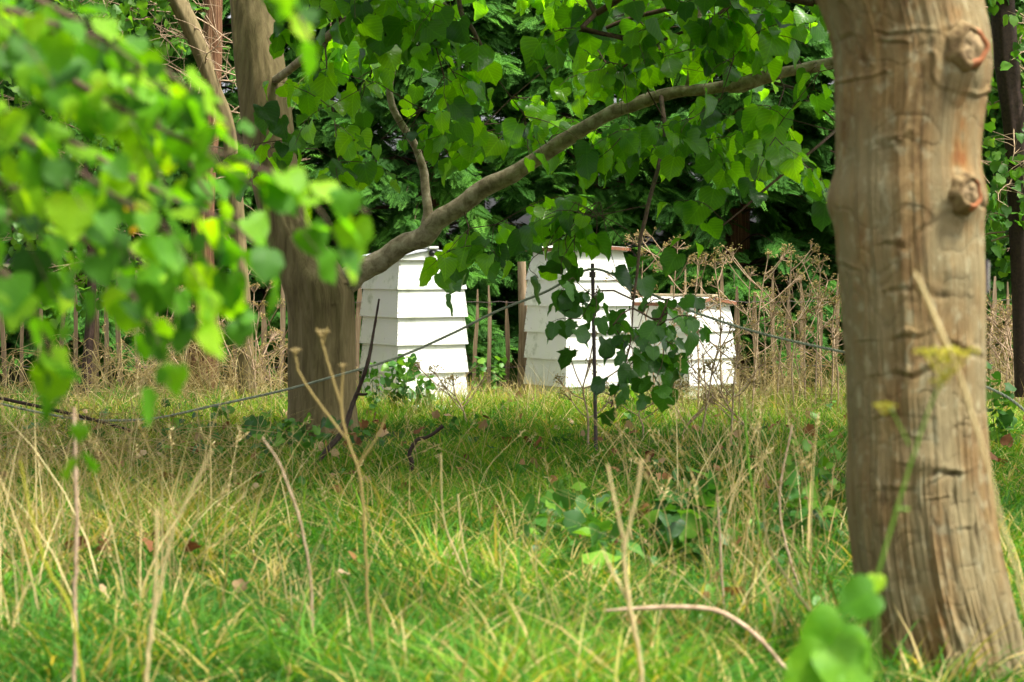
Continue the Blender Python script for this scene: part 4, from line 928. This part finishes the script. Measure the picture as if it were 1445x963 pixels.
stem([(300, 634, 3.3, 4), (272, 690, 3.3, 5), (244, 750, 3.3, 5), (226, 830, 3.3, 6), (212, 900, 3.3, 8), (206, 980, 3.3, 8)], 'pale straw pair of stems rising past the crumpled dead leaf', tint=.95, subs=[[(221, 718, 3.3, 6), (221, 780, 3.3, 6), (218, 850, 3.3, 7), (212, 900, 3.3, 7)]])
stem([(484, 520, 4.3, 3), (482, 580, 4.3, 5), (492, 625, 4.3, 5), (507, 670, 4.3, 5.5), (514, 740, 4.3, 5.5), (518, 840, 4.3, 6), (526, 930, 4.3, 6)], 'brown forked dry stem with withered heads before the forked tree', M_straw, .3, subs=[[(505, 657, 4.3, 5), (530, 620, 4.3, 4), (545, 585, 4.3, 5)], [(482, 575, 4.3, 5), (465, 520, 4.3, 4), (455, 485, 4.3, 4), (446, 462, 4.3, 3)], [(455, 488, 4.3, 3), (462, 462, 4.3, 3)], [(490, 622, 4.3, 5), (440, 555, 4.3, 4), (420, 520, 4.3, 4), (417, 495, 4.3, 3)]],
     heads=[(455, 468, 10, .4), (417, 494, 8, .5), (484, 515, 6, .4)], hmat=M_straw)
stem([(370, 618, 4.5, 3), (392, 650, 4.5, 4), (406, 685, 4.5, 5), (422, 730, 4.5, 5), (436, 800, 4.5, 5), (441, 870, 4.5, 5)], 'thin reddish brown stem leaning over the flat lying stick', M_drytwig)
stem([(104, 575, 3.9, 7), (106, 650, 3.9, 8), (108, 740, 3.9, 8), (106, 860, 3.9, 8)], 'straight thick brown dry stem under the lowest blurred leaves', M_drytwig)
stem([(28, 650, 3.6, 3), (45, 730, 3.6, 4), (66, 800, 3.6, 5), (105, 880, 3.6, 5)], 'yellow leaning stalk beside the straight thick brown stem', M_umbel, .4)
stem([(622, 640, 5.2, 3), (626, 730, 5.2, 3), (645, 785, 5.2, 4), (672, 850, 5.2, 4), (695, 905, 5.2, 4)], 'bent straw stalk in the open grass nearest the centre', tint=.9)
stem([(646, 698, 5.3, 3), (652, 760, 5.3, 3), (662, 810, 5.3, 4)], 'short straight straw stalk close to the bent one in open grass', tint=.9)
stem([(1050, 560, 5.2, 3), (1056, 650, 5.2, 4), (1068, 730, 5.2, 4), (1080, 800, 5.2, 4)], 'thin green stem standing left of the thick trunk', M_weed, .95)
stem([(1118, 600, 5.4, 4), (1100, 700, 5.4, 4), (1112, 780, 5.4, 5), (1145, 880, 5.4, 6)], 'brown kinked stem leaning towards the thick trunk', M_drytwig)
stem([(1075, 690, 4.6, 3), (1085, 770, 4.6, 4), (1120, 830, 4.6, 5), (1180, 920, 4.6, 5)], 'straw coloured stalk slanting down to the foot of the thick trunk', tint=.9)
stem([(1012, 700, 5, 3), (1016, 760, 5, 5), (1020, 840, 5, 5), (1024, 900, 5, 5)], 'dark dry stem right of the pale forked stalk', M_drytwig)

# dead umbellifer stalks in front of the fence
def dead_umbel(x, d, top_py, seed, label, group, lean=0):
    rg = np.random.default_rng(seed); b = at(x, HY, d); off = np.array([b[0], b[1], 0]); H = CH-(top_py-HY)/FPX*d
    root = empty('dead_umbel_stalk', label, 'dry stalk', group, tuple(off)); mb = MB(); hd = MB()
    C = spline([(0, 0, -.02), (lean*.3, 0, H*.4), (lean*.7+rg.normal(0, .02), 0, H*.75), (lean, 0, H)], 5); V, F = tube(C, np.linspace(.0055, .0026, len(C)), 5); mb.add(V, F, .3)
    nodes = [(C[-1], norm(C[-1]-C[-3]))]
    for k in range(rg.integers(4, 7)):
        i = rg.integers(len(C)//3, len(C)-2); a = rg.uniform(0, 6.28); dd = norm(np.array([math.cos(a), math.sin(a)*.6, rg.uniform(.5, 1.2)])); L = rg.uniform(.08, .26)
        e = C[i]+dd*L; V, F = tube(spline([C[i], C[i]+dd*L*.5+[0, 0, -.01], e], 3), 0.0027, 4); mb.add(V, F, .4); nodes.append((e, dd))
    for e, dd in nodes:
        nr = rg.integers(7, 12); rr = rg.uniform(.03, .065)
        for k in range(nr):
            t = norm(dd*1.0 + rg.normal(0, .55, 3)); q = e+t*rr; V, F = tube(np.array([e, q]), .0016, 3); mb.add(V, F, .6)
            for j in range(4): g = q+rg.normal(0, .006, 3); V, F = tube(np.array([g-t*.003, g, g+t*.003]), [.0015, .0040, .0015], 4); mb.add(V, F, rg.uniform(0, .7), 1)
    mb.build('stalk', [M_drytwig, M_straw], root); return root
rg = np.random.default_rng(5)
GL = 'dead brown umbel stalks by the short hive'
for i in range(16):
    x = [925, 950, 985, 1020, 1060, 1075, 1095, 1108, 1122, 1137, 1150, 1160, 1172, 1183, 1080, 1128][i]; y = [365, 352, 375, 380, 366, 390, 362, 420, 430, 400, 385, 408, 420, 430, 440, 470][i]
    dead_umbel(x, rg.uniform(11.4, 12.6) if i > 3 else rg.uniform(11.3, 11.9), y, 60+i, 'dead branching umbel stalk standing between the short hive and thick trunk' if i > 3 else 'dead branching umbel stalk standing in front of the short hive', GL if i > 3 else 'dead stalks in front of the short hive', rg.normal(0, .05))
for i in range(8):
    dead_umbel(rg.uniform(1395, 1450), rg.uniform(11.8, 12.8), rg.uniform(430, 500), 90+i, 'dead tangled stalk right of the thick near trunk', 'dead stalks right of the thick trunk', rg.normal(0, .08))
for i in range(10):
    dead_umbel(rg.uniform(190, 400), rg.uniform(12.1, 12.9), rg.uniform(400, 500), 110+i, 'dead bare stalk standing before the fence left of the forked tree', 'dead stalks left of the forked tree', rg.normal(0, .12))

for i, (x, d, y) in enumerate([(829, 9.6, 520), (985, 9.8, 470), (1030, 9.5, 500), (1062, 9.9, 560), (958, 10.3, 575), (905, 10.0, 570), (660, 10.9, 545)]):
    dead_umbel(x, d, y, 140+i, ['slim dead stalk close left of the thin rod', 'tallest slim dead stalk in the lawn before the short hive', 'slim dead stalk leaning in the lawn before the right edge of the short hive', 'slim dead stalk in the lawn between short hive and thick trunk',
        'small dead stalk in the lawn below the hanging shoot', 'small dead stalk right of the thin rod', 'slim dead stalk before the gap between the first two hives'][i], 'slim dead stalks scattered before the hives', rg.normal(0, .07))

# tangle of dead bramble and grass at the fence
def tangle():
    rg = np.random.default_rng(70); mb = MB()
    def patch(x0, x1, d0, d1, n, zmax):
        for _ in range(n):
            d = rg.uniform(d0, d1); x = (rg.uniform(x0, x1)-CX)/FPX*d; L = rg.uniform(.2, .6); a = rg.uniform(0, math.pi); dx, dy = math.cos(a)*L, math.sin(a)*L*.4; h = rg.uniform(.04, zmax)
            C = spline([(x, d, rg.uniform(0, h*.6)), (x+dx*.4, d+dy*.4, h), (x+dx, d+dy, rg.uniform(0, h))], 4); V, F = tube(C, rg.uniform(.0009, .0022), 3); mb.add(V, F, rg.uniform(0, 1))
    patch(150, 410, 11.8, 12.9, 300, .38); patch(1060, 1200, 12.1, 13, 130, .32); patch(1395, 1480, 12, 13, 170, .42); patch(-60, 150, 11.5, 13, 120, .3); patch(860, 1060, 11.3, 12, 110, .16); patch(0, 250, 8, 10, 140, .2)
    tag(mb.build('dead_undergrowth', M_straw), 'heap of dead brown bramble and grass stems along the fence foot', 'undergrowth', kind='stuff')
tangle()

# ------------------------------------------------------------------ low weeds, leaf litter
def weeds():
    rg = np.random.default_rng(81); mb = MB(); pos = []; sz = []
    def patch(x0, x1, y0, y1, n, s0, s1, z0=.03, z1=.12):
        for _ in range(n):
            py = rg.uniform(y0, y1); d = CH*FPX/(py-HY); p = at(rg.uniform(x0, x1), py, d)
            for k in range(rg.integers(2, 5)): pos.append(p+[rg.normal(0, .03), rg.normal(0, .03), rg.uniform(z0, z1)]); sz.append(rg.uniform(s0, s1))
    patch(940, 1010, 715, 800, 26, .04, .075, .03, .13); patch(740, 860, 730, 810, 16, .03, .06); patch(1100, 1200, 700, 800, 16, .03, .05); patch(360, 480, 605, 660, 26, .03, .06); patch(200, 380, 600, 660, 16, .03, .05)
    patch(0, 1200, 640, 940, 300, .014, .036, .01, .07); patch(0, 1440, 575, 640, 60, .02, .045, .02, .1); patch(780, 880, 800, 850, 5, .06, .09)
    pos = np.array(pos); M = len(pos); add_leaves(mb, pos, norm(rg.normal(0, 1, (M, 3))*[1, 1, .1]), np.array(sz), rg.uniform(0, 1, M), 'hi', droop=.15, rg=rg)
    tag(mb.build('ground_weeds', M_weed), 'low broad leaved weeds growing through the grass', 'weeds', kind='stuff')
    # brown fallen leaves, far too many to count
    mb = MB(); d = rg.uniform(4.6, 11.5, 340); x = (rg.random(340)-.5)*d*.46; add_leaves(mb, np.c_[x, d, gh(x, d)+rg.uniform(.03, .08, 340)], norm(rg.normal(0, 1, (340, 3))*[1, 1, .1]), rg.uniform(.025, .055, 340), rg.uniform(0, 1, 340), 'ragged', droop=.1, rg=rg)
    tag(mb.build('leaf_litter', M_brownleaf), 'scattered brown fallen leaves lying in the grass', 'fallen leaves', kind='stuff')
weeds()
def herb(x, py, d, label, top, n, size, seed, name='weed_plant', tint=(.3, 1)):
    rg = np.random.default_rng(seed); b = at(x, py, d); off = np.array([b[0], b[1], 0]); root = empty(name, label, 'weed', None, tuple(off)); mb = MB(); lf = MB(); pos = []; out = []
    for k in range(max(2, n//7)):
        H = (CH-(top-HY)/FPX*d)*rg.uniform(.6, 1); a = rg.uniform(0, 6.28); C = spline([(0, 0, -.01), (.02*math.cos(a), .02*math.sin(a), H*.5), (.10*H*math.cos(a), .10*H*math.sin(a), H)], 5)+[rg.normal(0, .035), rg.normal(0, .03), 0]
        V, F = tube(C, np.linspace(.003, .001, len(C)), 5); mb.add(V, F, .7)
        for j in range(2, len(C)):
            for s in (-1, 1): o = norm(np.array([s*math.cos(j*1.5+a), s*math.sin(j*1.5+a), .1])); pos.append(C[j]+o*.02); out.append(o)
    pos = np.array(pos); out = np.array(out); M = len(pos); add_leaves(lf, pos, out, size*rg.uniform(.5, 1.2, M), rg.uniform(*tint, M), 'hi', droop=.35, rg=rg); mb.build('stems', M_weed, root); lf.build('leaves', M_weed, root)
herb(565, 590, 11.6, 'bright green nettle clump at the foot of the five tiered hive', 485, 30, .045, 1, 'nettle')
herb(605, 590, 11.5, 'small leafy weed before the right face of the five tiered hive', 520, 14, .04, 2, 'nettle')
herb(520, 590, 11.3, 'leggy weed with small leaves between the forked tree and the five tiered hive', 470, 12, .035, 11)
herb(890, 600, 11.2, 'sparse green weed under the hanging shoot', 520, 14, .035, 12, tint=(.6, 1))
herb(700, 575, 12.6, 'thin green weed climbing at the fence between the first two hives', 470, 12, .04, 3)
herb(970, 760, 6.6, 'dark broad leaved weed in mid meadow below the short hive', 690, 16, .06, 4, tint=(0, .4))
herb(1130, 760, 6.4, 'leafy green weed clump close left of the thick trunk', 670, 22, .038, 5)
herb(1170, 700, 7.4, 'yellowish leafy weed with hanging pods beside the thick trunk', 600, 18, .035, 6, tint=(.7, 1))
herb(800, 720, 7.4, 'pale green sprig with small leaves near the foot of the thin rod', 660, 8, .035, 7, tint=(.8, 1))
herb(1420, 620, 9.5, 'bushy green weed in the strip right of the thick trunk', 510, 24, .05, 8)
# big blurred dock leaves at the lower right edge
def dock():
    rg = np.random.default_rng(6); d = 2.55; off = np.array([at(1190, 900, d)[0], d, 0]); root = empty('dock_plant', 'large soft green leaves close up at the foot of the thick trunk', 'plant', None, tuple(off)); st = MB(); lf = MB()
    for (x, y, s, ti, dx) in [(1165, 915, .075, .55, -.3), (1205, 950, .075, .6, .3), (1135, 950, .065, .6, -.8), (1205, 850, .05, .35, -.8), (1185, 965, .09, .6, .1), (1237, 826, .022, .86, 0)]:
        p = at(x, y, d+rg.uniform(-.04, .04)); Y = norm(np.array([[dx, -.2, -.35]])); N = np.array([[.2, -.9, .5]]); X = norm(np.cross(Y, N)); Z = np.cross(X, Y); scatter(lf, LEAF[0][0], LEAF[0][1], X, Y, Z, (p-Y[0]*s*.5)[None], [s*.9], np.array([ti]))
        V, F = tube(spline([off, (off+p)/2+[.02, 0, .02], p-Y[0]*s*.5], 6), .0018, 5); st.add(V, F, .8)
    for m in (st, lf): m.v = [v-off.astype(np.float32) for v in m.v]
    st.build('stems', M_weed, root); lf.build('leaves', M_near, root)
dock()
def crumpled(x, py, d, n, s, label, name, seed, spreadpx=14, tint=(.5, 1)):
    rg = np.random.default_rng(seed); mb = MB(); P = np.array([at(x+rg.normal(0, spreadpx), py+rg.normal(0, spreadpx*.7), d)+[0, rg.normal(0, .02), 0] for _ in range(n)])
    add_leaves(mb, P, norm(rg.normal(0, 1, (n, 3))), s*rg.uniform(.6, 1.1, n), rg.uniform(*tint, n), 'ragged', rg=rg, spread=1.2); tag(mb.build(name, M_brownleaf), label, 'dead leaf')
crumpled(204, 762, 6.2, 9, .07, 'crumpled pale brown dead leaf caught in tall dry grass', 'withered_leaf', 1, 9, (.6, 1))
crumpled(908, 728, 6.9, 12, .07, 'small heap of reddish brown dead leaves in mid meadow', 'dead_leaf_heap', 2, 16, (.2, .8))
crumpled(518, 596, 9.6, 4, .05, 'curled orange brown dead leaf beside the forked tree base', 'withered_leaf', 3, 6, (.2, .5))
# pale stone slab before the five tiered hive
def slab(cx, py, d, label):
    c = at(cx, py, d); c[2] = .022; mb = MB(); V, F = box((0, 0, 0), (.34, .2, .03)); V = V*1.0; mb.add(V, F); V, F = box((0, 0, .016), (.325, .185, .006)); mb.add(V, F)
    tag(mb.build('stone_slab', M_stone, smooth=False), label, 'slab'); bpy.data.objects['stone_slab'].location = c
slab(625, 575, 11.85, 'pale flat slab in the grass before the five tiered hive')
# small tag on the right edge of the thick trunk
c = at(1390, 390, 4.42); mb = MB(); V, F = box((0, 0, 0), (.005, .04, .064)); mb.add(V, F, mat=0); V, F = box((.0035, 0, 0), (.003, .034, .058)); mb.add(V, F, mat=1)
for z in (-.02, .02): V, F = tube(np.array([(.004, -.012, z), (.008, -.012, z)]), .003, 8); mb.add(V, F)
o = mb.build('tree_tag', [M_tagplate, M_cream], smooth=False); o.location = c; tag(o, 'small dark tag fixed to the side of the thick near trunk', 'tag')
